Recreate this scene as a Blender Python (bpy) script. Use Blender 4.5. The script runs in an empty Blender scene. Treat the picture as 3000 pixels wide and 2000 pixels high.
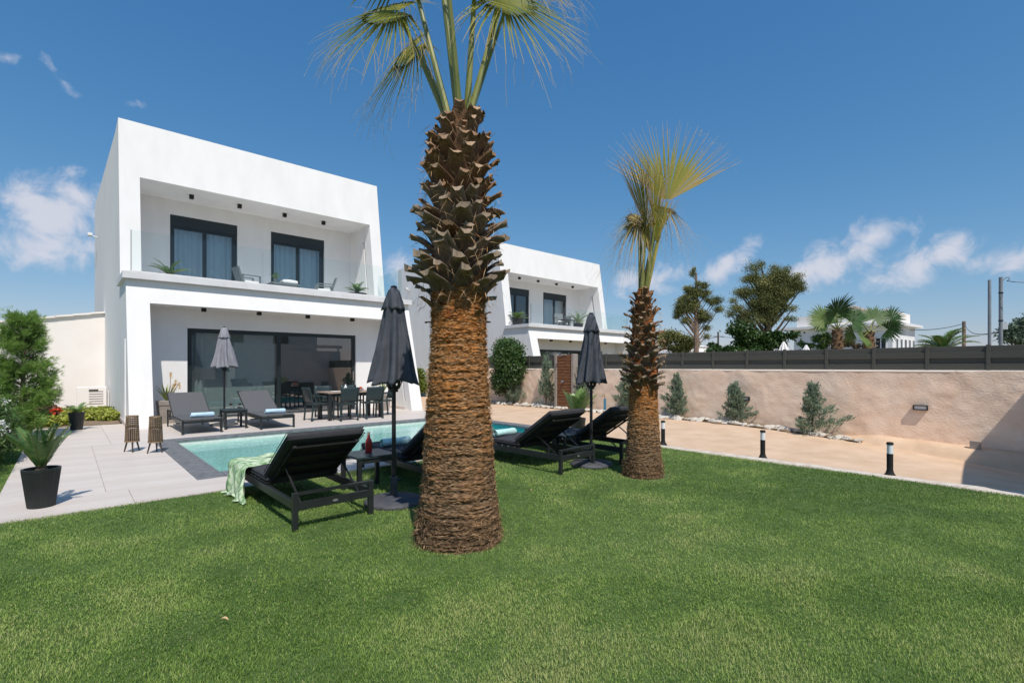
import bpy, bmesh, math, random
import numpy as np
from mathutils import Vector, Matrix, Euler

# ------------------------------------------------------------------ camera, sky, sun, exposure
S = bpy.context.scene
UX, UY = 1590/math.hypot(1590,1440), 1440/math.hypot(1590,1440)
FW = np.array([UY,UX,0.]); RT = np.array([UX,-UY,0.])      # view direction and its right, on the ground
CAMH = 1.4
cam_d = bpy.data.cameras.new('camera'); cam = bpy.data.objects.new('camera', cam_d)
S.collection.objects.link(cam); S.camera = cam
cam.location = (0,0,CAMH); cam.rotation_euler = (math.pi/2,0,-math.atan2(UY,UX))
cam_d.sensor_width = 36; cam_d.lens = 17.28; cam_d.shift_y = 74/3000
cam_d.clip_start = 0.05; cam_d.clip_end = 8000

SUN = Vector((-0.38,-1.0,1.65)).normalized()
EL = math.asin(SUN.z)
W = bpy.data.worlds.new('World'); S.world = W; W.use_nodes = True
sun_d = bpy.data.lights.new('sun','SUN'); sun_d.energy = 3.5; sun_d.angle = math.radians(0.53); sun_d.color = (1,0.94,0.85)
sun = bpy.data.objects.new('sun', sun_d); S.collection.objects.link(sun)
sun.rotation_euler = SUN.to_track_quat('Z','Y').to_euler(); sun.location = (-5,-14,26)
S.view_settings.view_transform = 'Standard'; S.view_settings.look = 'None'
S.view_settings.exposure = 0.30; S.view_settings.gamma = 1.0; S.view_settings.use_curve_mapping = False
S.cycles.max_bounces = 10; S.cycles.transparent_max_bounces = 24; S.cycles.caustics_reflective = False; S.cycles.caustics_refractive = False
S.cycles.sample_clamp_indirect = 6.0

def sky_world():
    nt = W.node_tree; N = nt.nodes; L = nt.links; N.clear()
    out = N.new('ShaderNodeOutputWorld'); bg = N.new('ShaderNodeBackground'); bg.inputs[1].default_value = 0.15
    sky = N.new('ShaderNodeTexSky'); sky.sky_type = 'NISHITA'; sky.sun_disc = False
    sky.sun_elevation = EL; sky.sun_rotation = math.atan2(SUN.x,SUN.y)
    sky.air_density = 1.0; sky.dust_density = 0.5; sky.ozone_density = 2.0; sky.altitude = 20
    tc = N.new('ShaderNodeTexCoord')
    def dot(v):
        n = N.new('ShaderNodeVectorMath'); n.operation = 'DOT_PRODUCT'; n.inputs[1].default_value = v
        L.new(tc.outputs['Generated'], n.inputs[0]); return n.outputs['Value']
    def m(op,a,b=None,clamp=False):
        n = N.new('ShaderNodeMath'); n.operation = op; n.use_clamp = clamp
        for i,x in enumerate((a,b)):
            if x is None: continue
            if isinstance(x,(int,float)): n.inputs[i].default_value = x
            else: L.new(x, n.inputs[i])
        return n.outputs[0]
    az = m('ARCTAN2', dot(tuple(RT)), dot(tuple(FW)))          # azimuth from the garden's long view
    el = m('ARCSINE', dot((0,0,1)))
    cb = N.new('ShaderNodeCombineXYZ'); L.new(az,cb.inputs[0]); L.new(el,cb.inputs[1])
    # clouds: (azimuth, elevation, half length, half height, tilt), all in radians, right round the sky
    def ae(px,py):
        x,y = (px-1500)/1440,(1074-py)/1440
        return math.atan(x), math.atan(y/math.hypot(1,x))
    cl = []
    for px,py,a,b,t in [(2440,770,.085,.030,.50),(2545,700,.042,.026,.6),(2360,800,.06,.022,.35),(2690,778,.062,.026,.25),(2765,745,.03,.018,.5),(2970,757,.05,.020,.15),
                        (1900,818,.080,.024,.1),(2130,775,.062,.018,.55),(1170,790,.028,.030,.2),
                        (170,640,.062,.05,.3),(90,590,.035,.026,.2),(240,575,.040,.030,-.2),(160,720,.06,.03,.1),(190,240,.030,.016,-.75),(150,190,.03,.010,-.9),(20,170,.020,.012,.2),(400,305,.026,.012,.1)]:
        u,e = ae(px,py); cl.append((u,e,a*1.3,b*1.35,t,(.55 if py<400 else 0)))
    rr = random.Random(5)
    for k in range(12):
        cl.append((1.15+k*0.34+rr.uniform(-.1,.1), rr.uniform(.10,.26), rr.uniform(.05,.1), rr.uniform(.02,.035), rr.uniform(0,.5), 0))
    best = None
    for u,e,a,b,t,off in cl:
        if u > math.pi: u -= 2*math.pi
        mp = N.new('ShaderNodeMapping'); mp.vector_type = 'TEXTURE'
        mp.inputs['Location'].default_value = (u,e,0); mp.inputs['Rotation'].default_value = (0,0,t); mp.inputs['Scale'].default_value = (a,b,1)
        L.new(cb.outputs[0], mp.inputs[0])
        ln = N.new('ShaderNodeVectorMath'); ln.operation = 'LENGTH'; L.new(mp.outputs[0], ln.inputs[0])
        v = m('SUBTRACT',1.0-off,ln.outputs['Value'])
        best = v if best is None else m('MAXIMUM',best,v)
    nz = N.new('ShaderNodeTexNoise'); nz.inputs['Scale'].default_value = 21; nz.inputs['Detail'].default_value = 9; nz.inputs['Roughness'].default_value = .62; nz.inputs['Distortion'].default_value = .5
    L.new(cb.outputs[0], nz.inputs['Vector'])
    v = m('ADD', best, m('MULTIPLY', m('SUBTRACT', nz.outputs[0], .52), 2.5))
    rp = N.new('ShaderNodeMapRange'); rp.interpolation_type = 'SMOOTHSTEP'
    L.new(v, rp.inputs[0]); rp.inputs[1].default_value = -.10; rp.inputs[2].default_value = 1.0; rp.inputs[3].default_value = 0; rp.inputs[4].default_value = .88
    mx = N.new('ShaderNodeMix'); mx.data_type = 'RGBA'
    L.new(rp.outputs[0], mx.inputs[0]); 
    # the camera's rendition of the clear sky: one colour curve for the whole dome
    sp = N.new('ShaderNodeSeparateColor'); cc = N.new('ShaderNodeCombineColor'); L.new(sky.outputs[0], sp.inputs[0])
    for k,(g,a) in enumerate(((1.25,.374),(.78,.764),(.55,1.372))): L.new(m('MULTIPLY', m('POWER', m('MULTIPLY', sp.outputs[k], SKYRAW[k]), g), a), cc.inputs[k])
    L.new(cc.outputs[0], mx.inputs[6]); mx.inputs[7].default_value = CLOUDC
    L.new(mx.outputs[2], bg.inputs[0]); L.new(bg.outputs[0], out.inputs[0])
SKYRAW = (.86,.91,.90); CLOUDC = (3.7,3.75,4.2,1)
sky_world()

# ------------------------------------------------------------------ helpers: noise, materials, meshes
COL = S.collection
def _h(ix,iy,iz,seed):
    n = (ix.astype(np.int64)*374761393 + iy.astype(np.int64)*668265263 + iz.astype(np.int64)*2147483647 + seed*1274126177) & 0x7fffffff
    n = ((n ^ (n>>13))*1274126177) & 0x7fffffff
    n = ((n ^ (n>>16))*2246822519) & 0x7fffffff
    return (n & 0xffff)/65535.0
def vn(x,y,z=None,seed=0):
    x = np.asarray(x,float); y = np.asarray(y,float); z = np.zeros_like(x) if z is None else np.asarray(z,float)
    fx,fy,fz = np.floor(x),np.floor(y),np.floor(z); u,v,w = x-fx,y-fy,z-fz
    u=u*u*(3-2*u); v=v*v*(3-2*v); w=w*w*(3-2*w); r=0
    for a in (0,1):
        for b in (0,1):
            for c in (0,1):
                r = r + _h(fx+a,fy+b,fz+c,seed)*(u if a else 1-u)*(v if b else 1-v)*(w if c else 1-w)
    return r
def fbm(x,y,z=None,o=4,seed=0):
    r=0;a=.5;f=1.
    for i in range(o):
        r=r+a*vn(x*f,y*f,None if z is None else z*f,seed+i); a*=.5; f*=2.03
    return r
def ratio(px): k=(px-1500)/1440; d=FW+k*RT; return d     # ground direction of a picture column, used once to lay out the plan
def on_x(px,X): d=ratio(px); return X*d[1]/d[0]
def gpt(px,D): d=ratio(px)*D; return float(d[0]),float(d[1])

MATS = {}
def mat(name, c1, c2=None, rough=.7, scale=5., detail=4., bump=0., bscale=None, stretch=(1,1,1), spec=.4, metal=0., ramp=(.35,.65), trans=0., coat=0., attr=None, c3=None, alpha=None, gen=False, bdetail=6., objrand=0.):
    m = bpy.data.materials.new(name); m.use_nodes = True; nt=m.node_tree; N=nt.nodes; L=nt.links
    b = N['Principled BSDF']; out = N['Material Output']
    b.inputs['Roughness'].default_value = rough; b.inputs['Specular IOR Level'].default_value = spec; b.inputs['Metallic'].default_value = metal
    b.inputs['Coat Weight'].default_value = coat
    tc = N.new('ShaderNodeTexCoord'); mp = N.new('ShaderNodeMapping'); mp.inputs['Scale'].default_value = stretch
    L.new(tc.outputs['Object'], mp.inputs[0])
    col=None
    if c2 is None: b.inputs['Base Color'].default_value=(*c1,1)
    else:
        nz = N.new('ShaderNodeTexNoise'); nz.inputs['Scale'].default_value=scale; nz.inputs['Detail'].default_value=detail; nz.inputs['Roughness'].default_value=.6
        L.new(mp.outputs[0],nz.inputs['Vector'])
        cr = N.new('ShaderNodeValToRGB'); cr.color_ramp.elements[0].position=ramp[0]; cr.color_ramp.elements[1].position=ramp[1]
        cr.color_ramp.elements[0].color=(*c1,1); cr.color_ramp.elements[1].color=(*c2,1)
        L.new(nz.outputs[0],cr.inputs[0]); col=cr.outputs[0]
    if attr:
        at=N.new('ShaderNodeAttribute'); at.attribute_name=attr
        r2=N.new('ShaderNodeValToRGB'); els=r2.color_ramp.elements
        pts=c3; els[0].position=pts[0][0]; els[0].color=(*pts[0][1],1); els[1].position=pts[-1][0]; els[1].color=(*pts[-1][1],1)
        for p,c in pts[1:-1]:
            e=els.new(p); e.color=(*c,1)
        L.new(at.outputs['Fac'],r2.inputs[0])
        if col is not None:
            mx=N.new('ShaderNodeMix'); mx.data_type='RGBA'; mx.blend_type='MULTIPLY'; mx.inputs[0].default_value=1
            L.new(r2.outputs[0],mx.inputs[6]); L.new(col,mx.inputs[7]); col=mx.outputs[2]
        else: col=r2.outputs[0]
    if objrand and col is not None:
        oi=N.new('ShaderNodeObjectInfo'); mr=N.new('ShaderNodeMapRange'); mr.inputs[3].default_value=1-objrand; mr.inputs[4].default_value=1+objrand; L.new(oi.outputs['Random'],mr.inputs[0])
        mx=N.new('ShaderNodeMix'); mx.data_type='RGBA'; mx.blend_type='MULTIPLY'; mx.inputs[0].default_value=1; L.new(col,mx.inputs[6]); L.new(mr.outputs[0],mx.inputs[7]); col=mx.outputs[2]
    if col is not None: L.new(col,b.inputs['Base Color'])
    if bump:
        nb=N.new('ShaderNodeTexNoise'); nb.inputs['Scale'].default_value=bscale or scale*4; nb.inputs['Detail'].default_value=bdetail
        L.new(mp.outputs[0],nb.inputs['Vector']); bp=N.new('ShaderNodeBump'); bp.inputs['Strength'].default_value=1; bp.inputs['Distance'].default_value=bump
        L.new(nb.outputs[0],bp.inputs['Height']); L.new(bp.outputs[0],b.inputs['Normal'])
    if trans:
        tr=N.new('ShaderNodeBsdfTranslucent'); ms=N.new('ShaderNodeMixShader'); ms.inputs[0].default_value=trans
        if col is not None: L.new(col,tr.inputs[0])
        else: tr.inputs[0].default_value=(*c1,1)
        L.new(b.outputs[0],ms.inputs[1]); L.new(tr.outputs[0],ms.inputs[2]); L.new(ms.outputs[0],out.inputs[0])
    MATS[name]=m; return m
def glass_mat(name,tint,ior=1.5,rough=0.,wave=0.,wscale=6.,wstretch=(1,1,1)):
    m=bpy.data.materials.new(name); m.use_nodes=True; nt=m.node_tree; N=nt.nodes; L=nt.links; N.remove(N['Principled BSDF'])
    out=N['Material Output']; t=N.new('ShaderNodeBsdfTransparent'); t.inputs[0].default_value=(*tint,1)
    g=N.new('ShaderNodeBsdfGlossy'); g.inputs['Roughness'].default_value=rough; g.inputs[0].default_value=(1,1,1,1)
    f=N.new('ShaderNodeFresnel'); f.inputs[0].default_value=ior; ms=N.new('ShaderNodeMixShader')
    ge=N.new('ShaderNodeNewGeometry'); inv=N.new('ShaderNodeMath'); inv.operation='SUBTRACT'; inv.inputs[0].default_value=1; L.new(ge.outputs['Backfacing'],inv.inputs[1]); mu=N.new('ShaderNodeMath'); mu.operation='MULTIPLY'; L.new(f.outputs[0],mu.inputs[0]); L.new(inv.outputs[0],mu.inputs[1])
    L.new(mu.outputs[0],ms.inputs[0]); L.new(t.outputs[0],ms.inputs[1]); L.new(g.outputs[0],ms.inputs[2]); L.new(ms.outputs[0],out.inputs[0])
    if wave:
        tc=N.new('ShaderNodeTexCoord'); mp=N.new('ShaderNodeMapping'); mp.inputs['Scale'].default_value=wstretch; L.new(tc.outputs['Object'],mp.inputs[0])
        nz=N.new('ShaderNodeTexNoise'); nz.inputs['Scale'].default_value=wscale; nz.inputs['Detail'].default_value=3; L.new(mp.outputs[0],nz.inputs['Vector'])
        bp=N.new('ShaderNodeBump'); bp.inputs['Strength'].default_value=1; bp.inputs['Distance'].default_value=wave
        L.new(nz.outputs[0],bp.inputs['Height']); L.new(bp.outputs[0],g.inputs['Normal']); L.new(bp.outputs[0],f.inputs['Normal'])
    MATS[name]=m; return m

def tag(o,label=None,cat=None,group=None,kind=None):
    if label: o['label']=label
    if cat: o['category']=cat
    if group: o['group']=group
    if kind: o['kind']=kind
    return o
def thing(name,label,cat,loc=(0,0,0),rz=0.,group=None,scale=None):
    o=bpy.data.objects.new(name,None); COL.objects.link(o); o.location=loc; o.rotation_euler=(0,0,rz); o.empty_display_size=.1
    if scale: o.scale=scale
    return tag(o,label,cat,group)
def link(name,me,m,parent=None,loc=(0,0,0),rot=(0,0,0)):
    if m is not None and len(me.materials)==0: me.materials.append(MATS[m] if isinstance(m,str) else m)
    o=bpy.data.objects.new(name,me); COL.objects.link(o); o.parent=parent; o.location=loc; o.rotation_euler=rot
    return o
def mesh_np(name,V,F,m,parent=None,attr=None,smooth=False,loc=(0,0,0),rot=(0,0,0),mesh_only=False):
    V=np.asarray(V,np.float32); F=np.asarray(F,np.int32); k=F.shape[1]
    me=bpy.data.meshes.new(name); me.vertices.add(len(V)); me.vertices.foreach_set('co',V.ravel())
    me.loops.add(F.size); me.loops.foreach_set('vertex_index',F.ravel())
    me.polygons.add(len(F)); me.polygons.foreach_set('loop_start',np.arange(0,F.size,k,dtype=np.int32)); me.polygons.foreach_set('loop_total',np.full(len(F),k,np.int32))
    if smooth: me.polygons.foreach_set('use_smooth',np.ones(len(F),bool))
    if attr is not None:
        a=me.attributes.new('shade','FLOAT','POINT'); a.data.foreach_set('value',np.asarray(attr,np.float32).ravel())
    me.update(calc_edges=True)
    if mesh_only: me.materials.append(MATS[m]); return me
    return link(name,me,m,parent,loc,rot)
class MB:
    def __init__(s): s.v=[]; s.f=[]
    def add(s,vs,fs):
        b=len(s.v); s.v+= [tuple(map(float,p)) for p in vs]; s.f+= [tuple(i+b for i in f) for f in fs]; return s
    def box(s,x0,x1,y0,y1,z0,z1,bev=0):
        if bev:
            e=bev; vs=[];
            # chamfered box: 24 verts
            for (x,sx) in ((x0,1),(x1,-1)):
                for (y,sy) in ((y0,1),(y1,-1)):
                    for (z,sz) in ((z0,1),(z1,-1)):
                        vs+= [(x,y+sy*e,z+sz*e),(x+sx*e,y,z+sz*e),(x+sx*e,y+sy*e,z)]
            def I(a,b,c,k): return ((a*2+b)*2+c)*3+k
            fs=[]
            fs+=[(I(0,0,0,0),I(0,0,1,0),I(0,1,1,0),I(0,1,0,0)),(I(1,0,0,0),I(1,1,0,0),I(1,1,1,0),I(1,0,1,0))]
            fs+=[(I(0,0,0,1),I(1,0,0,1),I(1,0,1,1),I(0,0,1,1)),(I(0,1,0,1),I(0,1,1,1),I(1,1,1,1),I(1,1,0,1))]
            fs+=[(I(0,0,0,2),I(0,1,0,2),I(1,1,0,2),I(1,0,0,2)),(I(0,0,1,2),I(1,0,1,2),I(1,1,1,2),I(0,1,1,2))]
            for a in (0,1):
                for b in (0,1):
                    fs.append((I(a,b,0,0),I(a,b,1,0),I(a,b,1,1),I(a,b,0,1)))
                    fs.append((I(a,0,b,0),I(a,1,b,0),I(a,1,b,2),I(a,0,b,2)))
                    fs.append((I(0,a,b,1),I(1,a,b,1),I(1,a,b,2),I(0,a,b,2)))
                    for c in (0,1): fs.append((I(a,b,c,0),I(a,b,c,1),I(a,b,c,2)))
            return s.add(vs,fs)
        return s.add([(x0,y0,z0),(x1,y0,z0),(x1,y1,z0),(x0,y1,z0),(x0,y0,z1),(x1,y0,z1),(x1,y1,z1),(x0,y1,z1)],
                     [(0,3,2,1),(4,5,6,7),(0,1,5,4),(1,2,6,5),(2,3,7,6),(3,0,4,7)])
    def prism_x(s,poly,x0,x1):           # polygon in (y,z), extruded along x
        n=len(poly); return s.add([(x0,y,z) for y,z in poly]+[(x1,y,z) for y,z in poly],
            [tuple(range(n)),tuple(range(2*n-1,n-1,-1))]+[(i,i+n,(i+1)%n+n,(i+1)%n) for i in range(n)])
    def tube(s,pts,r,n=8,cap=True):
        pts=[np.array(p,float) for p in pts]; rs=[r]*len(pts) if np.isscalar(r) else r; b=len(s.v)
        up=np.array([0,0,1.]); vs=[]; 
        for i,p in enumerate(pts):
            t=pts[min(i+1,len(pts)-1)]-pts[max(i-1,0)]; t/=np.linalg.norm(t)+1e-9
            a=np.cross(t,up if abs(t[2])<.95 else np.array([1.,0,0])); a/=np.linalg.norm(a); c=np.cross(t,a)
            for k in range(n):
                q=2*math.pi*k/n; vs.append(p+rs[i]*(math.cos(q)*a+math.sin(q)*c))
        fs=[]
        for i in range(len(pts)-1):
            for k in range(n): fs.append((i*n+k,i*n+(k+1)%n,(i+1)*n+(k+1)%n,(i+1)*n+k))
        if cap: fs+= [tuple(range(n-1,-1,-1)),tuple((len(pts)-1)*n+k for k in range(n))]
        return s.add(vs,fs)
    def bar(s,p,q,w,h):                    # rectangular bar from p to q, w across, h upright
        p=np.array(p,float); q=np.array(q,float); t=(q-p)/np.linalg.norm(q-p)
        up=np.array([0,0,1.]) if abs(t[2])<.95 else np.array([0,1.,0]); a=np.cross(t,up); a/=np.linalg.norm(a); c=np.cross(a,t)
        vs=[]
        for e in (p,q): vs+= [e-a*w/2-c*h/2,e+a*w/2-c*h/2,e+a*w/2+c*h/2,e-a*w/2+c*h/2]
        return s.add(vs,[(0,3,2,1),(4,5,6,7),(0,1,5,4),(1,2,6,5),(2,3,7,6),(3,0,4,7)])
    def lathe(s,prof,n=24,c=(0,0),mod=None):
        vs=[]; 
        for i,(r,z) in enumerate(prof):
            for k in range(n):
                a=2*math.pi*k/n; rr=r if mod is None else r*mod(a,i,z); vs.append((c[0]+rr*math.cos(a),c[1]+rr*math.sin(a),z))
        fs=[]
        for i in range(len(prof)-1):
            for k in range(n): fs.append((i*n+k,i*n+(k+1)%n,(i+1)*n+(k+1)%n,(i+1)*n+k))
        if prof[0][0]>1e-5: fs.append(tuple(range(n-1,-1,-1)))
        if prof[-1][0]>1e-5: fs.append(tuple((len(prof)-1)*n+k for k in range(n)))
        return s.add(vs,fs)
    def wall(s,x0,x1,z0,z1,y0,y1,holes):    # wall along x with rectangular holes (x0,x1,z0,z1)
        xs=sorted({x0,x1,*[h[0] for h in holes],*[h[1] for h in holes]}); zs=sorted({z0,z1,*[h[2] for h in holes],*[h[3] for h in holes]})
        for i in range(len(xs)-1):
            for j in range(len(zs)-1):
                cx,cz=(xs[i]+xs[i+1])/2,(zs[j]+zs[j+1])/2
                if any(h[0]<cx<h[1] and h[2]<cz<h[3] for h in holes): continue
                s.box(xs[i],xs[i+1],y0,y1,zs[j],zs[j+1])
        return s
    def mesh(s,name,smooth=False):
        me=bpy.data.meshes.new(name); me.from_pydata(s.v,[],s.f)
        if len(s.f)>2:
            bm=bmesh.new(); bm.from_mesh(me); bmesh.ops.recalc_face_normals(bm,faces=bm.faces); bm.to_mesh(me); bm.free()
        if smooth: me.polygons.foreach_set('use_smooth',np.ones(len(me.polygons),bool))
        me.update()
        if smooth: me.set_sharp_from_angle(angle=math.radians(42))
        return me
    def build(s,name,m,parent=None,loc=(0,0,0),rot=(0,0,0),smooth=False):
        return link(name,s.mesh(name,smooth),m,parent,loc,rot)
def soft(o,w=.004,seg=2):
    md=o.modifiers.new('bevel','BEVEL'); md.width=w; md.segments=seg; md.limit_method='ANGLE'; return o
def dup(root,loc=None,rz=None,label=None,group=None,scale=None):
    def cp(o,par):
        c=o.copy(); COL.objects.link(c)
        if par is not None: c.parent=par
        for ch in [x for x in bpy.data.objects if x.parent==o]: cp(ch,c)
        return c
    r=cp(root,None)
    if loc is not None: r.location=loc
    if rz is not None: r.rotation_euler=(0,0,rz)
    if scale is not None: r.scale=scale
    if label: r['label']=label
    if group: r['group']=group
    return r
# ------------------------------------------------------------------ materials
mat('stucco',(.765,.752,.738),(.83,.82,.81),rough=.85,scale=1.6,detail=9,stretch=(1.4,1.4,.45),bump=.002,bscale=90,spec=.2,ramp=(.25,.6))
mat('stucco_cream',(.86,.80,.76),(.90,.85,.815),rough=.85,scale=1.0,bump=.002,bscale=120,spec=.2)
mat('slab_stone',(.66,.655,.66),(.74,.735,.74),rough=.6,scale=3,bump=.001)
mat('aluminium',(.010,.017,.019),(.014,.022,.024),rough=.38,scale=3,spec=.5)
mat('black_metal',(.012,.013,.015),(.018,.019,.021),rough=.42,scale=20,spec=.5)
mat('fitting',(.012,.009,.007),rough=.5)
mat('curtain',(.55,.60,.64),(.72,.76,.80),rough=.9,scale=2,stretch=(8,8,.3),trans=.35)
mat('blind',(.46,.47,.47),(.54,.55,.55),rough=.9,scale=6,stretch=(1,1,8))
mat('deck',(.54,.475,.43),(.64,.58,.54),rough=.55,scale=2.2,stretch=(.35,1.6,1),detail=7,bump=.0008,bscale=40,spec=.35,ramp=(.3,.7),objrand=.035)
mat('grout',(.43,.385,.35),rough=.9)
mat('matt_black',(.014,.015,.015),(.020,.021,.021),rough=.75,scale=9,spec=.25)
mat('coping',(.105,.110,.122),(.20,.205,.215),rough=.6,scale=7,detail=8,bump=.001,bscale=60)
mat('path',(.53,.37,.245),(.70,.52,.375),rough=.75,scale=1.7,detail=13,stretch=(.8,1.2,1),bump=.003,bscale=16,spec=.2,ramp=(.25,.75))
mat('kerb',(.50,.43,.36),(.68,.62,.55),rough=.85,scale=8,detail=8,bump=.004,bscale=20)
mat('wallplaster',(.83,.605,.455),(.95,.77,.62),rough=.9,scale=3.2,detail=9,bump=.007,bscale=34,spec=.15,stretch=(1,.6,1),ramp=(.3,.7))
mat('cap',(.80,.70,.60),rough=.9)
mat('earth',(.16,.115,.075),(.28,.21,.14),rough=.95,scale=6,detail=8,bump=.01,bscale=30)
mat('field',(.20,.165,.095),(.30,.25,.15),rough=.95,scale=.3,detail=10,bump=.02,bscale=4)
mat('turf',(.050,.095,.022),(.10,.155,.045),rough=.95,scale=9,detail=8,bump=.01,bscale=60)
mat('rock',(.42,.37,.31),(.74,.70,.64),rough=.85,scale=9,detail=8,bump=.006,bscale=30)
mat('fence',(.070,.070,.060),(.088,.088,.076),rough=.55,scale=2,stretch=(1,.3,6),spec=.4)
mat('wood',(.10,.042,.018),(.24,.105,.045),rough=.6,scale=4,stretch=(1,1,9),detail=8,bump=.001,bscale=40)
mat('taupe',(.27,.235,.205),(.34,.30,.27),rough=.8,scale=6,bump=.001,bscale=60)
mat('pot_black',(.014,.017,.017),(.022,.026,.026),rough=.5,scale=6)
mat('soil',(.035,.025,.018),(.08,.06,.045),rough=.95,scale=40,bump=.006,bscale=120)
mat('chrome',(.75,.75,.76),rough=.16,metal=1.)
mat('galv',(.22,.235,.25),(.30,.315,.33),rough=.5,metal=.2,scale=5)
mat('cushion',(.040,.040,.045),(.052,.052,.058),rough=.85,scale=14,bump=.0012,bscale=260,spec=.25)
mat('piping',(.022,.022,.025),rough=.8)
mat('sling',(.085,.088,.096),(.105,.108,.116),rough=.75,scale=30,bump=.0006,bscale=500)
mat('loungeframe',(.017,.020,.021),(.024,.028,.029),rough=.4,scale=5,spec=.5)
mat('plate',(.62,.63,.65),rough=.3,metal=.8)
mat('parasol_sunlit',(.25,.25,.285),(.31,.31,.345),rough=.9,scale=7,bump=.001,bscale=300,trans=.12)  # lit copy of the parasol cloth, full sun put into the tone
mat('parasol',(.066,.074,.093),(.098,.106,.128),rough=.9,scale=7,bump=.001,bscale=300,trans=.12)  # shaded copy of the same cloth, palm shade put into the tone
mat('parasol_base',(.05,.052,.06),(.085,.088,.098),rough=.6,scale=9,bump=.001)
mat('resin',(.020,.034,.036),(.030,.047,.050),rough=.42,scale=12,bump=.0008,bscale=130,stretch=(1,1,3),spec=.5)
mat('tablewood',(.30,.215,.165),(.42,.32,.25),rough=.5,scale=5,stretch=(.4,6,1),detail=7)
mat('towelblue',(.42,.60,.76),(.55,.70,.82),rough=.95,scale=30,bump=.002,bscale=300)
mat('towelmint',(.40,.66,.64),(.55,.76,.74),rough=.95,scale=30,bump=.002,bscale=300)
mat('throw',(.17,.33,.14),(.66,.76,.56),rough=.95,scale=11,detail=8,ramp=(.42,.58),stretch=(1,2.4,1),bump=.002,bscale=200,trans=.1)
mat('fanpaper',(.42,.30,.20),(.58,.45,.33),rough=.8,scale=20,stretch=(5,1,1))
mat('rattan',(.22,.145,.085),(.36,.26,.165),rough=.65,scale=14,bump=.001)
mat('rattan_dark',(.045,.032,.025),(.08,.058,.045),rough=.7,scale=12)
mat('candle',(.80,.77,.70),rough=.6)
mat('bottle_red',(.52,.035,.03),rough=.12,coat=.5,trans=.3)
mat('white_paint',(.78,.78,.78),(.82,.82,.82),rough=.6,scale=3)
mat('acrylic',(.72,.73,.76),(.80,.81,.83),rough=.3,scale=6)
mat('house_far',(.72,.73,.75),(.78,.79,.80),rough=.85,scale=1)
mat('roof_tile',(.34,.27,.23),(.44,.36,.31),rough=.85,scale=8)
mat('window_dark',(.03,.035,.04),rough=.1,spec=.8)
mat('blue_trim',(.06,.09,.16),rough=.5)
mat('pipe_blue',(.06,.20,.32),rough=.4)
mat('bark',(.15,.10,.07),(.30,.22,.17),rough=.95,scale=9,stretch=(1,1,.25),bump=.01,bscale=24)
mat('bark_dark',(.055,.038,.028),(.12,.085,.06),rough=.95,scale=9,stretch=(1,1,.25),bump=.01,bscale=24)
mat('plaster_in',(.52,.53,.53),(.56,.57,.57),rough=.8,scale=2)
mat('wine',(.10,.004,.008),rough=.05,coat=.5)
mat('petal_white',(.82,.82,.80),rough=.7,trans=.3)
mat('petal_yellow',(.78,.48,.03),rough=.7,trans=.3)
mat('petal_red',(.72,.07,.02),rough=.7,trans=.3)
mat('pillow',(.80,.78,.77),rough=.9)
mat('seatgrey',(.13,.155,.16),(.16,.185,.19),rough=.6,scale=6)
mat('ledge',(.66,.63,.57),(.76,.74,.69),rough=.5,scale=20,detail=3)
mat('mosaic',(.02,.36,.38),(.07,.54,.53),rough=.4,scale=26,detail=2,ramp=(.42,.58))
GR=[(0,(.095,.180,.028)),(.35,(.198,.322,.058)),(.7,(.335,.445,.110)),(.9,(.47,.49,.19)),(1,(.62,.52,.30))]
mat('grassblade',(1,1,1),rough=.55,spec=.35,attr='shade',c3=GR,trans=.30)
mat('leaf',(1,1,1),rough=.45,spec=.45,attr='shade',c3=[(0,(.025,.060,.012)),(.6,(.075,.150,.030)),(1,(.17,.26,.065))],trans=.25)
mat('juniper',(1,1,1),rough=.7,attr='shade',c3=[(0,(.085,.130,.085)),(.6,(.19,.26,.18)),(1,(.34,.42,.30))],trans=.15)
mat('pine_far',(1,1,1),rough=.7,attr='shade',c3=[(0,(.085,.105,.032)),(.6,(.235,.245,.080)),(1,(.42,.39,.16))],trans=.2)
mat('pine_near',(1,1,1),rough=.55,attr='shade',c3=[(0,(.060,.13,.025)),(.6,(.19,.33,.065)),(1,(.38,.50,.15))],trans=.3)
mat('cycad',(1,1,1),rough=.33,spec=.55,attr='shade',c3=[(0,(.06,.13,.035)),(.6,(.145,.26,.07)),(1,(.33,.42,.14))],trans=.2)
mat('brightleaf',(1,1,1),rough=.5,attr='shade',c3=[(0,(.13,.18,.02)),(.6,(.42,.45,.07)),(1,(.62,.60,.18))],trans=.25)
mat('redleaf',(1,1,1),rough=.5,attr='shade',c3=[(0,(.05,.02,.015)),(.7,(.17,.06,.04)),(1,(.3,.17,.10))],trans=.2)
mat('aloe',(1,1,1),rough=.45,attr='shade',c3=[(0,(.13,.19,.05)),(.6,(.25,.30,.10)),(1,(.34,.32,.20))])
mat('palmfan',(1,1,1),rough=.5,attr='shade',c3=[(0,(.060,.110,.016)),(.35,(.175,.225,.032)),(.62,(.38,.36,.055)),(.78,(.54,.41,.12)),(.9,(.58,.46,.32)),(1,(.66,.60,.52))],trans=.5)
mat('palmfar',(1,1,1),rough=.45,attr='shade',c3=[(0,(.014,.048,.012)),(.5,(.048,.115,.024)),(1,(.21,.29,.075))],trans=.3)
mat('petiole',(.15,.18,.045),(.27,.27,.075),rough=.4,scale=3,stretch=(4,4,.4),spec=.5)
mat('petiole_yellow',(.30,.25,.05),(.45,.36,.08),rough=.4,scale=3,spec=.5)
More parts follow.
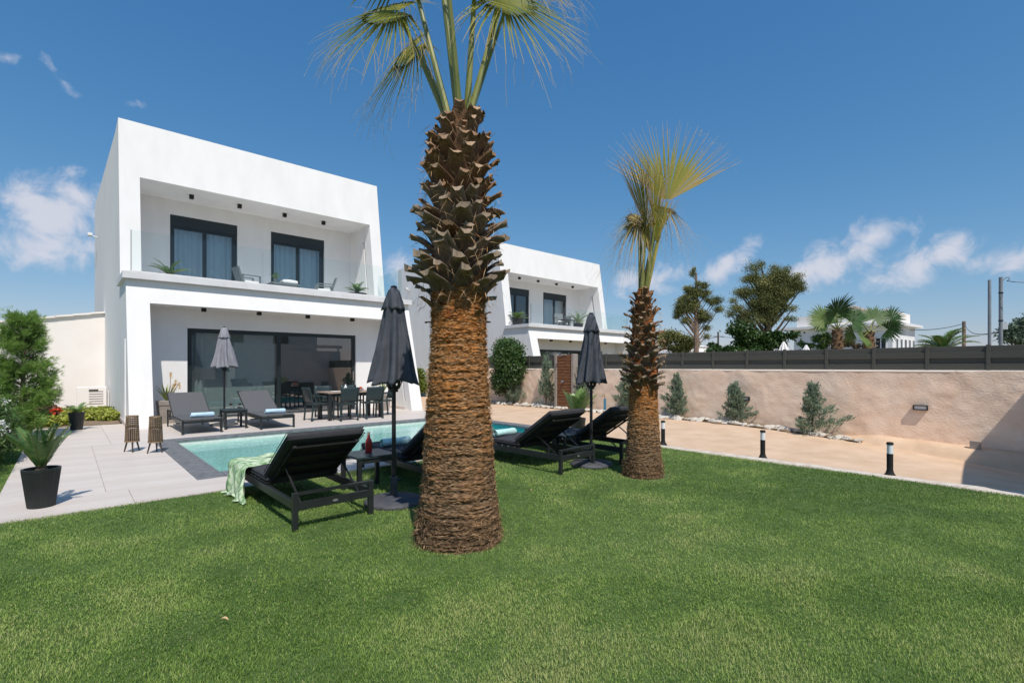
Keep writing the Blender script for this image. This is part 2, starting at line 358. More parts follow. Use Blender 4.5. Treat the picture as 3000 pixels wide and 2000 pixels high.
mat('trunkfibre',(.30,.28,.26),(1.0,1.0,1.0),rough=.95,scale=24,detail=9,ramp=(.40,.60),stretch=(1,1,2.5),spec=.1,bump=.004,bscale=90,
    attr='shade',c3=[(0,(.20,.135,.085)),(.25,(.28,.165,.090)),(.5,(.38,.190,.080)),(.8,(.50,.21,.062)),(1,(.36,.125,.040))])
mat('fibre',(1,1,1),rough=.9,spec=.1,attr='shade',c3=[(0,(.11,.065,.035)),(.3,(.40,.255,.14)),(.6,(.62,.42,.24)),(.8,(.66,.35,.13)),(1,(.52,.22,.07))],trans=.1)
mat('boot',(1,1,1),(.55,.52,.50),rough=.8,spec=.2,scale=18,detail=6,stretch=(3,3,.6),attr='shade',c3=[(0,(.15,.080,.040)),(.55,(.26,.150,.080)),(.8,(.42,.27,.17)),(1,(.66,.50,.36))],bump=.002,bscale=60)
mat('bootgrey',(1,1,1),(.55,.52,.50),rough=.85,spec=.2,scale=18,detail=6,stretch=(3,3,.6),attr='shade',c3=[(0,(.13,.095,.065)),(.55,(.26,.20,.145)),(.8,(.44,.34,.25)),(1,(.70,.55,.42))],bump=.002,bscale=60)
glass_mat('glass',(.955,.982,.978),1.45)
glass_mat('doorglass',(.74,.80,.80),2.4)
glass_mat('winglass',(.86,.93,.96),2.1)
glass_mat('clear',(.94,.96,.96),1.45)
glass_mat('water',(.70,.96,.955),1.20,0.0,wave=.014,wscale=6.0,wstretch=(1,1,1))

# ------------------------------------------------------------------ ground, deck, pool, path, lawn
PX0,PX1,PY0,PY1=1.5,7.95,7.47,11.2        # water edge
QX0,QX1,QY0,QY1=1.2,8.25,7.12,11.5        # outside of the coping
def frame4(mb,X0,X1,Y0,Y1,x0,x1,y0,y1,z0,z1):
    mb.box(X0,X1,Y0,y0,z0,z1); mb.box(X0,X1,y1,Y1,z0,z1); mb.box(X0,x0,y0,y1,z0,z1); mb.box(x1,X1,y0,y1,z0,z1); return mb
mb=MB(); R=3500
for a in ((-R,R,-R,QY0+.1),(-R,R,QY1-.1,R),(-R,QX0+.1,QY0+.1,QY1-.1),(QX1-.1,R,QY0+.1,QY1-.1)):
    mb.add([(a[0],a[2],-.62),(a[1],a[2],-.62),(a[1],a[3],-.62),(a[0],a[3],-.62)],[(0,1,2,3)])
tag(mb.build('ground','field'),kind='structure')
mb=MB()
REG=((-.55,8.02,6.35,QY0,8,1),(-.55,8.62,QY1,15.40,8,6),(-.55,QX0,QY0,QY1,2,7))
for a in REG: mb.box(a[0]+.003,a[1]-.003,a[2]+.003,a[3]-.003,-.5,-.012)
mb.box(1.4,8.5,15.40,16.0,-.5,-.004)
deck=tag(mb.build('deck','grout'),kind='structure')
for x0,x1,y0,y1,nx,ny in REG:
    dx,dy=(x1-x0)/nx,(y1-y0)/ny; tm=MB().box(-dx/2+.0022,dx/2-.0022,-dy/2+.0022,dy/2-.0022,-.012,0,bev=.0012).mesh('paving_tile')
    for i in range(nx):
        for j in range(ny): link('paving_tile',tm,'deck',deck,(x0+dx*(i+.5),y0+dy*(j+.5),.0006*math.sin(i*5.3+j*3.1)))
pool=tag(MB().box(PX0-.02,PX1+.02,PY0-.02,PY1+.02,-1.5,-1.35).build('pool','mosaic'),kind='structure')
mb=MB(); mb.box(QX0,PX0,QY0,QY1,-1.4,-.035); mb.box(PX1,QX1,QY0,QY1,-1.4,-.035); mb.box(PX0,PX1,QY0,PY0,-1.4,-.035)
mb.build('pool_wall','mosaic',pool); MB().box(PX0,PX1,PY1,QY1,-1.4,-.035).build('pool_wall','ledge',pool)
mb=MB(); mb.box(PX0+.001,PX1-.001,PY1-.66,PY1-.001,-1.35,-.15)
mb.build('ledge','ledge',pool)
def cope(x0,x1,y0,y1,n,ax):
    for i in range(n):
        g=.003
        a0,a1=(x0+(x1-x0)*i/n+g,x0+(x1-x0)*(i+1)/n-g) if ax=='x' else (x0,x1)
        b0,b1=(y0+(y1-y0)*i/n+g,y0+(y1-y0)*(i+1)/n-g) if ax=='y' else (y0,y1)
        c=((a0+a1)/2,(b0+b1)/2,0)
        MB().box(a0-c[0],a1-c[0],b0-c[1],b1-c[1],-.034,.004,bev=.003).build('coping_tile','coping',pool,loc=c)
cope(QX0,PX0+.015,QY0,QY1,4,'y'); cope(PX1-.015,QX1,QY0,QY1,4,'y'); cope(PX0+.018,PX1-.018,QY0,PY0+.015,6,'x'); cope(PX0+.018,PX1-.018,PY1-.015,QY1,6,'x')
n=120
mb=MB().add([(PX0,PY0,-.085),(PX1,PY0,-.085),(PX1,PY1,-.085),(PX0,PY1,-.085)],[(0,1,2,3)])
tag(mb.build('water','water'),kind='structure')

LAWNX=7.72
def kfall(Y): return .5*np.clip(1-np.asarray(Y,float)/6.5,0,1.12)**2
def path_z(X,Y): return -kfall(Y)*np.clip((np.asarray(X,float)-7.85)/4.5,0,1.1)
def grid(x0,x1,y0,y1,nx,ny,zf):
    xs=np.linspace(x0,x1,nx+1); ys=np.linspace(y0,y1,ny+1); X,Y=np.meshgrid(xs,ys); Z=zf(X,Y)
    V=np.stack([X,Y,Z],-1).reshape(-1,3); i=np.arange(nx*ny); r=i//nx; c=i%nx; a=r*(nx+1)+c
    return V,np.stack([a,a+1,a+nx+2,a+nx+1],1)
pv,pf=grid(7.82,12.45,-4,QY0,50,110,lambda X,Y: path_z(X,Y)-.004+.006*(fbm(X*1.3,Y*1.3,o=3,seed=3)-.5))
qv,qf=grid(8.25,12.45,QY0,11.5,44,44,lambda X,Y: path_z(X,Y)-.004+.006*(fbm(X*1.3,Y*1.3,o=3,seed=3)-.5))
rv,rf=grid(8.62,12.45,11.5,20,36,60,lambda X,Y: path_z(X,Y)-.004+.006*(fbm(X*1.3,Y*1.3,o=3,seed=3)-.5))
tag(mesh_np('path',np.vstack([pv,qv,rv]),np.vstack([pf,qf+len(pv),rf+len(pv)+len(qv)]),'path',smooth=True),kind='structure')
# rough concrete edge between the lawn and the path
ys=np.linspace(-4,6.35,260); rg=np.random.default_rng(4); V=[];F=[]
for i,y in enumerate(ys):
    w0=LAWNX-.015+.03*(fbm(np.array([y*2.2]),np.array([0.]),o=4,seed=9)[0]-.5)*2; zt=.016+.012*(vn(np.array([y*5.]),np.array([3.]),seed=2)[0]-.5); zp=float(path_z(7.86,y))
    V+= [(w0-.02,y,-.06),(w0,y,zt-.012),(w0+.02,y,zt),(7.84,y,zt-.002),(7.875,y,zp-.02)]
for i in range(len(ys)-1):
    for k in range(4): F.append((i*5+k,i*5+k+1,(i+1)*5+k+1,(i+1)*5+k))
tag(mesh_np('kerb',V,F,'kerb'),kind='structure')
# lawn: soil sheet and grass blades
lv,lf=grid(-14,LAWNX,-6,6.35,80,50,lambda X,Y:-.012+.02*(fbm(X*.8,Y*.8,o=3,seed=8)-.45))
mv,mf=grid(-14,-.55,6.35,26,50,50,lambda X,Y:-.012+0*X)
tag(mesh_np('lawn',np.vstack([lv,mv]),np.vstack([lf,mf+len(lv)]),'turf',smooth=True),kind='structure')
def grass():
    rg=np.random.default_rng(11); P=[]
    def strip(n,x0,x1,y0,y1,dfun):
        x=rg.uniform(x0,x1,n); y=rg.uniform(y0,y1,n); D=x*FW[0]+y*FW[1]; s=x*RT[0]+y*RT[1]
        ok=(D>1.55)&(np.abs(s)<1.06*D+1.3)&(rg.random(n)<dfun(D)); return x[ok],y[ok]
    DM=26000
    f=lambda D:np.clip(1.0*(2.7/np.maximum(D,.1))**1.75,.0,1)
    A=[strip(int(DM*13.8*8.6),-6.0,LAWNX+.02,-2.3,6.385,f), strip(int(DM*2.6*9*.4),-3.1,-.54,6.37,15.5,lambda D:f(D)*2.5)]
    x=np.concatenate([a[0] for a in A]); y=np.concatenate([a[1] for a in A]); D=x*FW[0]+y*FW[1]
    keep=np.hypot(x-2.385,y-3.285)>.32; keep&=np.hypot(x-5.563,y-3.58)>.30; x,y,D=x[keep],y[keep],D[keep]; n=len(x)
    big=fbm(x*.55,y*.55,o=4,seed=21); mid=fbm(x*2.6,y*2.6,o=3,seed=31); cl=fbm(x*9,y*9,o=2,seed=41)
    far=np.clip(D/3.2,.8,2.8)
    h=(.010+.015*rg.random(n)+.012*(rg.random(n)<.05))*(0.8+.5*(cl-.3))*np.clip(.75+.8*(mid-.3),.6,1.3); w=(.0012+.0010*rg.random(n))*far
    a=rg.uniform(0,2*np.pi,n)+.9*np.sin(fbm(x*1.1,y*1.1,o=2,seed=51)*9); lean=h*rg.uniform(.15,1.0,n); la=a+np.pi/2+rg.normal(0,.5,n)
    z0=np.full(n,-.006)
    bx,by=np.cos(a)*w,np.sin(a)*w; lx,ly=np.cos(la)*lean,np.sin(la)*lean
    V=np.empty((n,5,3),np.float32)
    V[:,0]=np.stack([x-bx,y-by,z0],1); V[:,1]=np.stack([x+bx,y+by,z0],1)
    V[:,2]=np.stack([x+bx*.8+lx*.35,y+by*.8+ly*.35,z0+h*.62],1); V[:,3]=np.stack([x-bx*.8+lx*.35,y-by*.8+ly*.35,z0+h*.62],1)
    V[:,4]=np.stack([x+lx,y+ly,z0+h],1)
    base=np.arange(n,dtype=np.int32)[:,None]*5; nb=base[D<3.3]; fb=base[D>=3.3]
    F=np.concatenate([nb+np.array([[0,1,2]]),nb+np.array([[0,2,3]]),nb+np.array([[3,2,4]]),fb+np.array([[0,1,4]])])
    sh=np.clip(.46+1.5*(big-.47)+1.15*(mid-.47)+rg.normal(0,.16,n),.02,.86)
    dry=rg.random(n)<(.03+.9*np.clip(mid-.60,0,1)+.8*np.clip(big-.58,0,1)); sh[dry]=rg.uniform(.86,1,dry.sum())
    for (cx,cy,r0) in ((2.385,3.285,.325),(5.563,3.58,.30)):
        d=np.hypot(x-cx,y-cy); nr=(d<r0+.16)&(rg.random(n)<.5*np.clip(1-(d-r0)/.16,0,1)); sh[nr]=rg.uniform(.85,1,nr.sum())
    at=np.repeat(sh[:,None],5,1); at[:,4]+=.05; at[:,:2]-=.10
    print('grass blades',n)
    o=mesh_np('grass',V.reshape(-1,3),F,'grassblade',attr=np.clip(at,0,1))
    tag(o,'short mown green lawn grass with dry yellowish patches','grass',kind='stuff')
grass()
# ------------------------------------------------------------------ the white villas
def villa():
    t=thing('villa','large white two storey villa with glass balcony behind the pool','house',(1.03,13.84,0))
    ylo=lambda z:.264*z
    yup=lambda z:2.58+.148*(z-3.97)
    WX=7.57; TL,TR=.45,.40; ZS=3.65; ZR=8.15; B=13.3
    def side(x0,x1,name,slits,skew=0):
        mb=MB()
        def pr(poly): 
            n=len(poly); sk=lambda y:skew*max(0,y-4.4)/8.9
            mb.add([(x0+sk(y),y,z) for y,z in poly]+[(x1+sk(y),y,z) for y,z in poly],[tuple(range(n)),tuple(range(2*n-1,n-1,-1))]+[(i,i+n,(i+1)%n+n,(i+1)%n) for i in range(n)])
        if not slits:
            pr([(0,0),(ylo(3.49),3.49),(4.4,3.49),(4.4,0)]); pr([(yup(3.49),3.49),(yup(ZR),ZR),(4.4,ZR),(4.4,3.49)]); pr([(4.4,0),(4.4,ZR),(B,ZR),(B,0)])
        else:
            a,b=.32,.40; z0,z1=.28,1.75
            pr([(0,0),(ylo(3.49),3.49),(ylo(3.49)+a,3.49),(a,0)])
            pr([(a,0),(ylo(z0)+a,z0),(ylo(z0)+b,z0),(b,0)]); pr([(ylo(z1)+a,z1),(ylo(3.49)+a,3.49),(ylo(3.49)+b,3.49),(ylo(z1)+b,z1)])
            pr([(b,0),(ylo(3.49)+b,3.49),(4.4,3.49),(4.4,0)])
            a,b=.50,.60; z0,z1=3.70,6.05
            pr([(yup(3.49),3.49),(yup(ZR),ZR),(yup(ZR)+a,ZR),(yup(3.49)+a,3.49)])
            pr([(yup(3.49)+a,3.49),(yup(z0)+a,z0),(yup(z0)+b,z0),(yup(3.49)+b,3.49)]); pr([(yup(z1)+a,z1),(yup(ZR)+a,ZR),(yup(ZR)+b,ZR),(yup(z1)+b,z1)])
            pr([(yup(3.49)+b,3.49),(yup(ZR)+b,ZR),(4.4,ZR),(4.4,3.49)]); pr([(4.4,0),(4.4,ZR),(B,ZR),(B,0)])
        return mb.build('side_wall','stucco',t)
    side(0,TL,'l',False,skew=-.16); r=side(WX-TR,WX,'r',True)
    mb=MB(); mb.prism_x([(yup(6.58),6.58),(yup(ZR),ZR),(yup(ZR)+.45,ZR),(yup(6.58)+.45,6.58)],TL,WX-TR); mb.build('parapet','stucco',t)
    mb=MB(); mb.prism_x([(ylo(2.93),2.93),(ylo(3.49),3.49),(ylo(3.49)+.3,3.49),(ylo(2.93)+.3,2.93)],TL,WX-TR); mb.build('fascia','stucco',t)
    MB().box(TL,WX-TR,yup(6.58)+.45,4.56,6.58,6.8).build('soffit','stucco',t)
    MB().box(TL,WX-TR,ylo(2.93)+.3,1.61,2.95,3.485).build('soffit','stucco',t)
    sl=MB(); sl.box(-.07,WX+.05,.76,2.56,3.492,ZS); sl.box(TL,WX-TR,2.56,4.56,3.492,ZS-.003); sl.build('balcony_slab','slab_stone',t)
    DX0,DX1=1.34,6.03
    MB().wall(TL,WX-TR,0,3.49,1.61,1.86,[(DX0,DX1,0,2.43)]).build('facade','stucco',t)
    MB().wall(TL,WX-TR,3.49,ZR-.3,4.56,4.81,[(1.34,3.21,3.66,6.13),(4.26,6.13,3.66,6.13)]).build('facade','stucco',t)
    MB().box(TL,WX-TR,4.81,B-.01,7.7,7.9).build('roof','stucco',t)
    MB().box(TL-.16,WX-TR,B-.25,B,0,ZR-.004).build('back_wall','stucco',t)
    mb=MB(); mb.box(TL+.002,WX-TR-.002,1.86,7,-.3,-.01); mb.box(TL+.002,WX-TR-.002,6.6,6.8,-.01,3.2); mb.box(TL+.002,WX-TR-.002,1.861,7,3.2,3.48); mb.build('interior','plaster_in',t)
    MB().box(TL+.002,WX-TR-.002,9,9.1,3.66,7.6).build('interior','plaster_in',t)
    MB().box(TL,TL+.02,.3,1.60,.0,.09).box(WX-TR-.016,WX-TR,.42,1.60,.0,.09).build('skirting','deck',t)
    MB().box(-.016,-.001,.02,7.3,0,.10).build('skirting','deck',t)
    # sliding door
    d=MB(); y0,y1=1.69,1.79; X0,X1,ZT=DX0,DX1,2.43
    d.box(X0+.002,X0+.11,y0,y1,.0,ZT); d.box(X1-.11,X1-.002,y0,y1,0,ZT); d.box(X0+.11,X1-.11,y0,y1,ZT-.11,ZT); d.box(X0+.11,X1-.11,y0,y1,-.0,.05)
    xm=4.69-1.03
    door=d.build('sliding_door','aluminium',t)
    MB().box(xm-.05,xm+.05,y0-.006,y1-.03,.05,ZT-.11).build('stile','aluminium',door)
    MB().box(X0+.11,xm-.05,1.735,1.742,.05,ZT-.11).build('pane','doorglass',door); MB().box(xm+.05,X1-.11,1.715,1.722,.05,ZT-.11).build('pane','doorglass',door)
    MB().box(X1-.085,X1-.055,y0-.03,y0-.001,.95,1.25).build('handle','chrome',door)
    MB().box(X0+.02,X1-.02,1.58,1.68,-.01,.022).build('sill','coping',door)
    def curtain(x0,x1,z0,z1,y,m,par,amp=.03,fq=38):
        n=max(8,int((x1-x0)*40)); xs=np.linspace(x0,x1,n); V=[];F=[]
        for i,x in enumerate(xs):
            dy=amp*math.sin(fq*x+1.5*math.sin(7*x)); V+= [(x,y+dy,z0),(x+.005*math.sin(x*90),y+dy*1.2,(z0+z1)/2),(x,y+dy*.8,z1)]
        for i in range(n-1):
            for k in (0,1): F.append((i*3+k,(i+1)*3+k,(i+1)*3+k+1,i*3+k+1))
        return mesh_np('curtain',V,F,m,par,smooth=True)
    curtain(X0+.12,X0+.42,.02,ZT-.12,1.95,'curtain',door,.035,55)
    MB().box(X0+.36,xm-.02,2.05,2.056,.03,ZT-.05).build('blind','blind',door)
    # balcony windows
    for X0,X1 in ((1.34,3.21),(4.26,6.13)):
        Z0,Z1=3.66,6.13; w=MB(); y0,y1=4.62,4.70; zb=Z1-.34
        w.box(X0+.002,X0+.07,y0,y1,Z0,zb); w.box(X1-.07,X1-.002,y0,y1,Z0,zb); w.box(X0+.07,X1-.07,y0,y1,Z0,Z0+.06); w.box(X0+.07,X1-.07,y0,y1,zb-.07,zb)
        w.box((X0+X1)/2-.055,(X0+X1)/2+.055,y0-.004,y1-.002,Z0+.06,zb-.07); w.box(X0+.07,X0+.12,y0+.01,y1-.01,Z0+.06,zb-.07); w.box(X1-.15,X1-.07,y0+.01,y1-.01,Z0+.06,zb-.07)
        win=w.build('window','aluminium',t)
        MB().box(X0+.002,X1-.002,y0-.03,y1+.1,zb,Z1).build('shutter_box','aluminium',win)
        MB().box(X0+.12,(X0+X1)/2-.055,4.655,4.662,Z0+.06,zb-.07).build('pane','winglass',win)
        MB().box((X0+X1)/2+.055,X1-.15,4.655,4.662,Z0+.06,zb-.07).build('pane','winglass',win)
        curtain(X0+.05,X1-.05,Z0+.01,zb+.05,4.93,'curtain',win)
    # glass balustrade
    for i in range(5):
        x=.10+i*1.433; g=MB().box(x+.004,x+1.429,.80,.812,ZS+.002,ZS+.985).build('glass_panel','glass',t)
        if i: MB().box(x-.012,x+.012,.795,.818,ZS+.002,ZS+.90).build('clip','glass',g)
    MB().box(7.27,7.282,.815,2.52,ZS+.002,ZS+.985).build('glass_panel','glass',t)
    MB().box(.088,.100,.797,.815,ZS+.002,ZS+.985).build('edge_profile','aluminium',t)
    MB().box(.06,7.31,.786,.826,ZS,ZS+.03).build('balustrade_channel','slab_stone',t)
    for x,y in ((1.76,3.65),(3.06,3.64),(4.43,3.64),(5.75,3.66)): MB().box(x-.055,x+.055,y-.055,y+.055,6.46,6.58).build('downlight','fitting',t)
    for x in (1.62,2.95,4.28,5.66): MB().box(x-.052,x+.052,1.02,1.125,2.835,2.95).build('downlight','fitting',t)
    # camera on the far corner, drain pipe on the side wall
    c=MB(); c.tube([(-.35,11.9,6.62),(0,11.9,6.55)],.025,6); c.box(-.42,-.28,11.75,12.05,6.60,6.70); c.build('security_camera','white_paint',t)
    MB().tube([(-.03,.52,.1),(-.03,.55,2.05)],.018,6).build('drain_pipe','white_paint',t)
    return t
V1=villa()
V2=dup(V1,(15.99,15.68,-.02),0,'white twin villa behind the fence, half hidden by the big palm',scale=(1.084,.956,.942))

for w in [c for c in V2.children if c.name.startswith('window')][:1]:
    for c in [c for c in w.children if c.name.startswith('curtain')]: bpy.data.objects.remove(c)

# boundary wall running back from the villa's left side
def left_wall():
    a=np.array([-7.2,21.7]); b=np.array([1.0,21.9]); L=np.linalg.norm(b-a); d=(b-a)/L; sl=.19; Z=lambda x:3.30-sl*(L-x)
    t=thing('boundary_wall','tall cream rendered wall left of the villa with stepped coping','wall',(a[0],a[1],0),math.atan2(d[1],d[0]))
    wb=MB(); wb.add([(0,0,-.3),(L,0,-.3),(L,0,Z(L)-.06),(0,0,Z(0)-.06),(0,.25,-.3),(L,.25,-.3),(L,.25,Z(L)-.06),(0,.25,Z(0)-.06)],[(0,1,2,3),(4,7,6,5),(0,4,5,1),(1,5,6,2),(2,6,7,3),(3,7,4,0)]); wb.build('wall_body','stucco_cream',t)
    n=19
    for i in range(n):
        x0=L*i/n; x1=x0+L/n+.04; z0=Z(x0)+.012; z1=Z(x1)-.004; c=MB(); c.add([(x0,.32,z0-.06),(x1,.32,z1-.06),(x1,-.08,z1-.06),(x0,-.08,z0-.06),(x0,.32,z0),(x1,.32,z1),(x1,-.08,z1),(x0,-.08,z0)],[(0,1,2,3),(4,7,6,5),(0,4,5,1),(1,5,6,2),(2,6,7,3),(3,7,4,0)]); c.build('coping_stone','stucco_cream',t)
left_wall()

# garden wall on the right, with its fence
WXX=12.6
wv,wf=grid(-4,20,-.75,1.32,520,44,lambda X,Y:0*X)
pos=np.stack([WXX-.035*(fbm(wv[:,0]*2.1,wv[:,1]*2.6,o=5,seed=5)-.45)-.02*(fbm(wv[:,0]*9,wv[:,1]*9,o=3,seed=15)-.45),wv[:,0],wv[:,1]],1)
gw=thing('garden_wall','long low sand coloured rough plaster wall along the path','wall',(WXX,0,0))
mesh_np('wall_face',pos-np.array([WXX,0,0]),wf[:,::-1],'wallplaster',gw,smooth=True)
MB().box(.03,.30,-4,20,-.75,1.30).build('wall_core','wallplaster',gw)
cv=MB(); ys=np.linspace(-4,20,260); 
V=[];F=[]
for y in ys:
    j=.012*(vn(np.array([y*3.]),np.array([1.]),seed=7)[0]-.5); V+= [(-.004+j*.3,y,1.300),(-.002+j*.3,y,1.330+j*.6),(.30,y,1.336),(.30,y,1.30)]
for i in range(len(ys)-1):
    for k in range(3): F.append((i*4+k,i*4+k+1,(i+1)*4+k+1,(i+1)*4+k))
mesh_np('wall_cap',V,F,'cap',gw)
fe=thing('fence','dark grey horizontal board fence on top of the sand wall','fence',(WXX+.12,0,1.33))
bw=.875; bm=None
BH=.112
bm=MB().box(-.012,.012,-.432,.432,-.004,BH+.004,bev=.004).mesh('board'); pm=MB().box(-.032,.028,-.03,.03,0,.485,bev=.004).mesh('post')
k0=.83
for i in range(-3,21):
    yc=k0+bw*i
    link('post',pm,'fence',fe,(-.004,yc,0))
    if i<20:
        for k in range(4): link('board',bm,'fence',fe,(.013*(1 if k%2 else -1)+.002*math.sin(i*3+k),yc+bw/2,.012+k*BH),rot=(.004*math.sin(i*5.1+k*2),0,0))

# planting bed, rocks and the rough footing near the camera
bv,bf=grid(12.03,12.62,2.7,18,10,120,lambda X,Y:path_z(X,Y)+.025+.05*fbm(X*6,Y*3,o=3,seed=6)*np.clip((X-12.0)/.25,0,1))
bed=tag(mesh_np('planting_bed',bv,bf,'earth',smooth=True),kind='structure')
def rock_mesh(seed):
    rg=np.random.default_rng(seed); n,mv=7,5; mb=MB(); vs=[]
    for j in range(mv):
        ph=math.pi*(j+.5)/mv
        for k in range(n):
            a=2*math.pi*k/n+rg.uniform(-.2,.2); r=rg.uniform(.75,1.15); vs.append((math.cos(a)*math.sin(ph)*r,math.sin(a)*math.sin(ph)*r*.8,-math.cos(ph)*.62*rg.uniform(.8,1.1)))
    fs=[tuple(range(n-1,-1,-1)),tuple((mv-1)*n+k for k in range(n))]
    for j in range(mv-1):
        for k in range(n): fs.append((j*n+k,j*n+(k+1)%n,(j+1)*n+(k+1)%n,(j+1)*n+k))
    return mb.add(vs,fs).mesh('rock')
RM=[rock_mesh(i) for i in range(7)]
rg=np.random.default_rng(3)
Y=2.75
while Y<14.6:
    big=.5+.5*math.sin(Y*1.9)**2
    for j in range(rg.integers(1,4)):
        s=rg.uniform(.045,.12)*(.7+.5*big); x=12.10+rg.normal(0,.07)+.1*(j>0); o=link('rock',RM[rg.integers(7)],'rock',bed,(x,Y+rg.uniform(-.06,.06),float(path_z(x,Y))+s*.30),rot=(rg.uniform(-.3,.3),rg.uniform(-.3,.3),rg.uniform(0,6.28))); o.scale=(s*rg.uniform(.9,1.7),s*rg.uniform(.9,1.7),s*rg.uniform(.6,1))
    Y+=rg.uniform(.08,.2)
ys=np.linspace(-4,3.25,150); V=[];F=[]
for i,y in enumerate(ys):
    n1=fbm(np.array([y*1.7]),np.array([2.]),o=4,seed=12)[0]-.45; fade=min(1,max(0,(3.25-y)/.8)); zt=-.02-.075*max(0,3-y)/2.0+.05*n1; xo=12.24+.14*n1-.06*max(0,2-y)*.5; zp=float(path_z(xo,y))
    zt=zp+(zt-zp)*fade
    V+= [(12.62,y,zt+.012),(12.5,y,zt+.004),(xo+.13,y,zt-.01),(xo+.05,y,zt-.05*fade),(xo,y,zp+.35*(zt-zp)),(xo-.06,y,zp-.01)]
for i in range(len(ys)-1):
    for k in range(5): F.append((i*6+k,(i+1)*6+k,(i+1)*6+k+1,i*6+k+1))
tag(mesh_np('wall_footing',V,F,'path',smooth=True),kind='structure')
# wall lamps, junction box
lamp=thing('wall_lamp','small black wall lamp nearest the right edge of the photo','wall lamp',(WXX-.03,1.79,.59),group='lamps on the sand wall')
l=MB(); l.box(-.045,.03,-.115,.115,-.05,-.032); l.box(-.045,.03,-.115,.115,.032,.05); l.box(-.045,.03,-.115,-.095,-.032,.032); l.box(-.045,.03,.095,.115,-.032,.032); l.build('housing','black_metal',lamp)
MB().box(-.03,.03,-.095,.095,-.032,.032).build('diffuser','acrylic',lamp)
dup(lamp,(WXX-.03,5.2,.605),0,'small black wall lamp half hidden by the middle juniper bush')
MB().box(-.10,.02,-.075,.075,-.06,.10,bev=.008).build('x','taupe')
o=COL.objects[-1]; o.name='junction_box'; o.location=(12.44,.98,-.06); tag(o,'small grey concrete box at the foot of the sand wall','box')
# unseen white block and beam beyond the right edge, shaped to shadow the path
sh=thing('shadow_occluder','unseen white shed beside the path, just outside the right edge','occluder',(7.35,-3.2,0),.038)
MB().box(0,6.2,0,2.25,-.6,2.42).build('wall','stucco',sh); MB().box(-.0,6.3,2.14,2.25,2.60,2.80).build('beam','white_paint',sh)
for x in (.02,3,6): MB().box(x,x+.1,2.15,2.24,2.42,2.60).build('post','white_paint',sh)
# house behind the camera, seen only in the glass
hb=thing('house_opposite','white house opposite, seen only as a reflection in the sliding door','house',(2,-17,0))
MB().wall(0,16,0,6.4,0,-.3,[(2.2,3.1,3.4,5.6),(5.2,6.0,3.4,5.2),(8.2,9.6,3.2,5.6),(12,13.4,3.2,5.6),(3,5,.2,2.5),(9,12,.2,2.5)]).box(0,16,-.301,-8,0,6.39).build('wall','stucco',hb)
mb=MB().box(.1,15.9,-.25,-.28,.1,6.2); mb.build('pane','window_dark',hb)
hw=thing('rear_wall','sand plaster garden wall behind the camera, seen only in reflections','wall',(-6,-9,0)); MB().box(0,19,0,-.25,-.6,1.3).build('wall_body','wallplaster',hw)
# ------------------------------------------------------------------ loungers
def pad(parent,name,L,Wd,T,m='cushion',loc=(0,0,0),rot=(0,0,0),crown=.012,sag=0,seed=0):
    # upholstered pad lying along +y, rounded edges, slightly crowned; sits on z=0
    nx,ny=10,18; rgp=np.random.default_rng(seed); V=[];F=[]
    def sup(t): return math.copysign(1-(1-abs(t))**2.2,t) if False else t
    us=[-1,-.94,-.8,-.5,-.2,.2,.5,.8,.94,1]; vs=[-1,-.975,-.9,-.7,-.45,-.2,.05,.3,.55,.75,.9,.975,1]
    def top(u,v):
        e=min(1-abs(u),(1-abs(v))*L/Wd); r=.10; k=1 if e>=r else math.sqrt(max(0,1-((r-e)/r)**2))
        wr=.004*float(vn(np.array([u*3.+seed]),np.array([v*6.]),seed=seed)[0]-.5)
        return T*.5+(T*.5)*k+crown*(1-u*u)*(1-v*v)*1.0+wr-sag*max(0,1-abs(v))
    A=len(us);Bn=len(vs)
    for v in vs:
        for u in us: V.append((u*Wd/2,(v+1)*L/2,top(u,v)))
    for v in vs:
        for u in us: V.append((u*Wd/2,(v+1)*L/2,T-top(u,v)+crown*.7*(1-u*u)*(1-v*v)))
    o=A*Bn
    for j in range(Bn-1):
        for i in range(A-1):
            a=j*A+i; F.append((a,a+1,a+A+1,a+A)); F.append((o+a,o+a+A,o+a+A+1,o+a+1))
    p=mesh_np(name,V,F,m,parent,smooth=True,loc=loc,rot=rot)
    e=Wd/2-.003; pp=MB()
    for z in (T*.87,T*.13):
        ring=[(-e,.012,z),(e,.012,z),(e,L-.012,z),(-e,L-.012,z),(-e,.012,z)]
        pp.tube(ring,.0045,5,cap=False)
    pp.build('piping','piping',p)
    return p
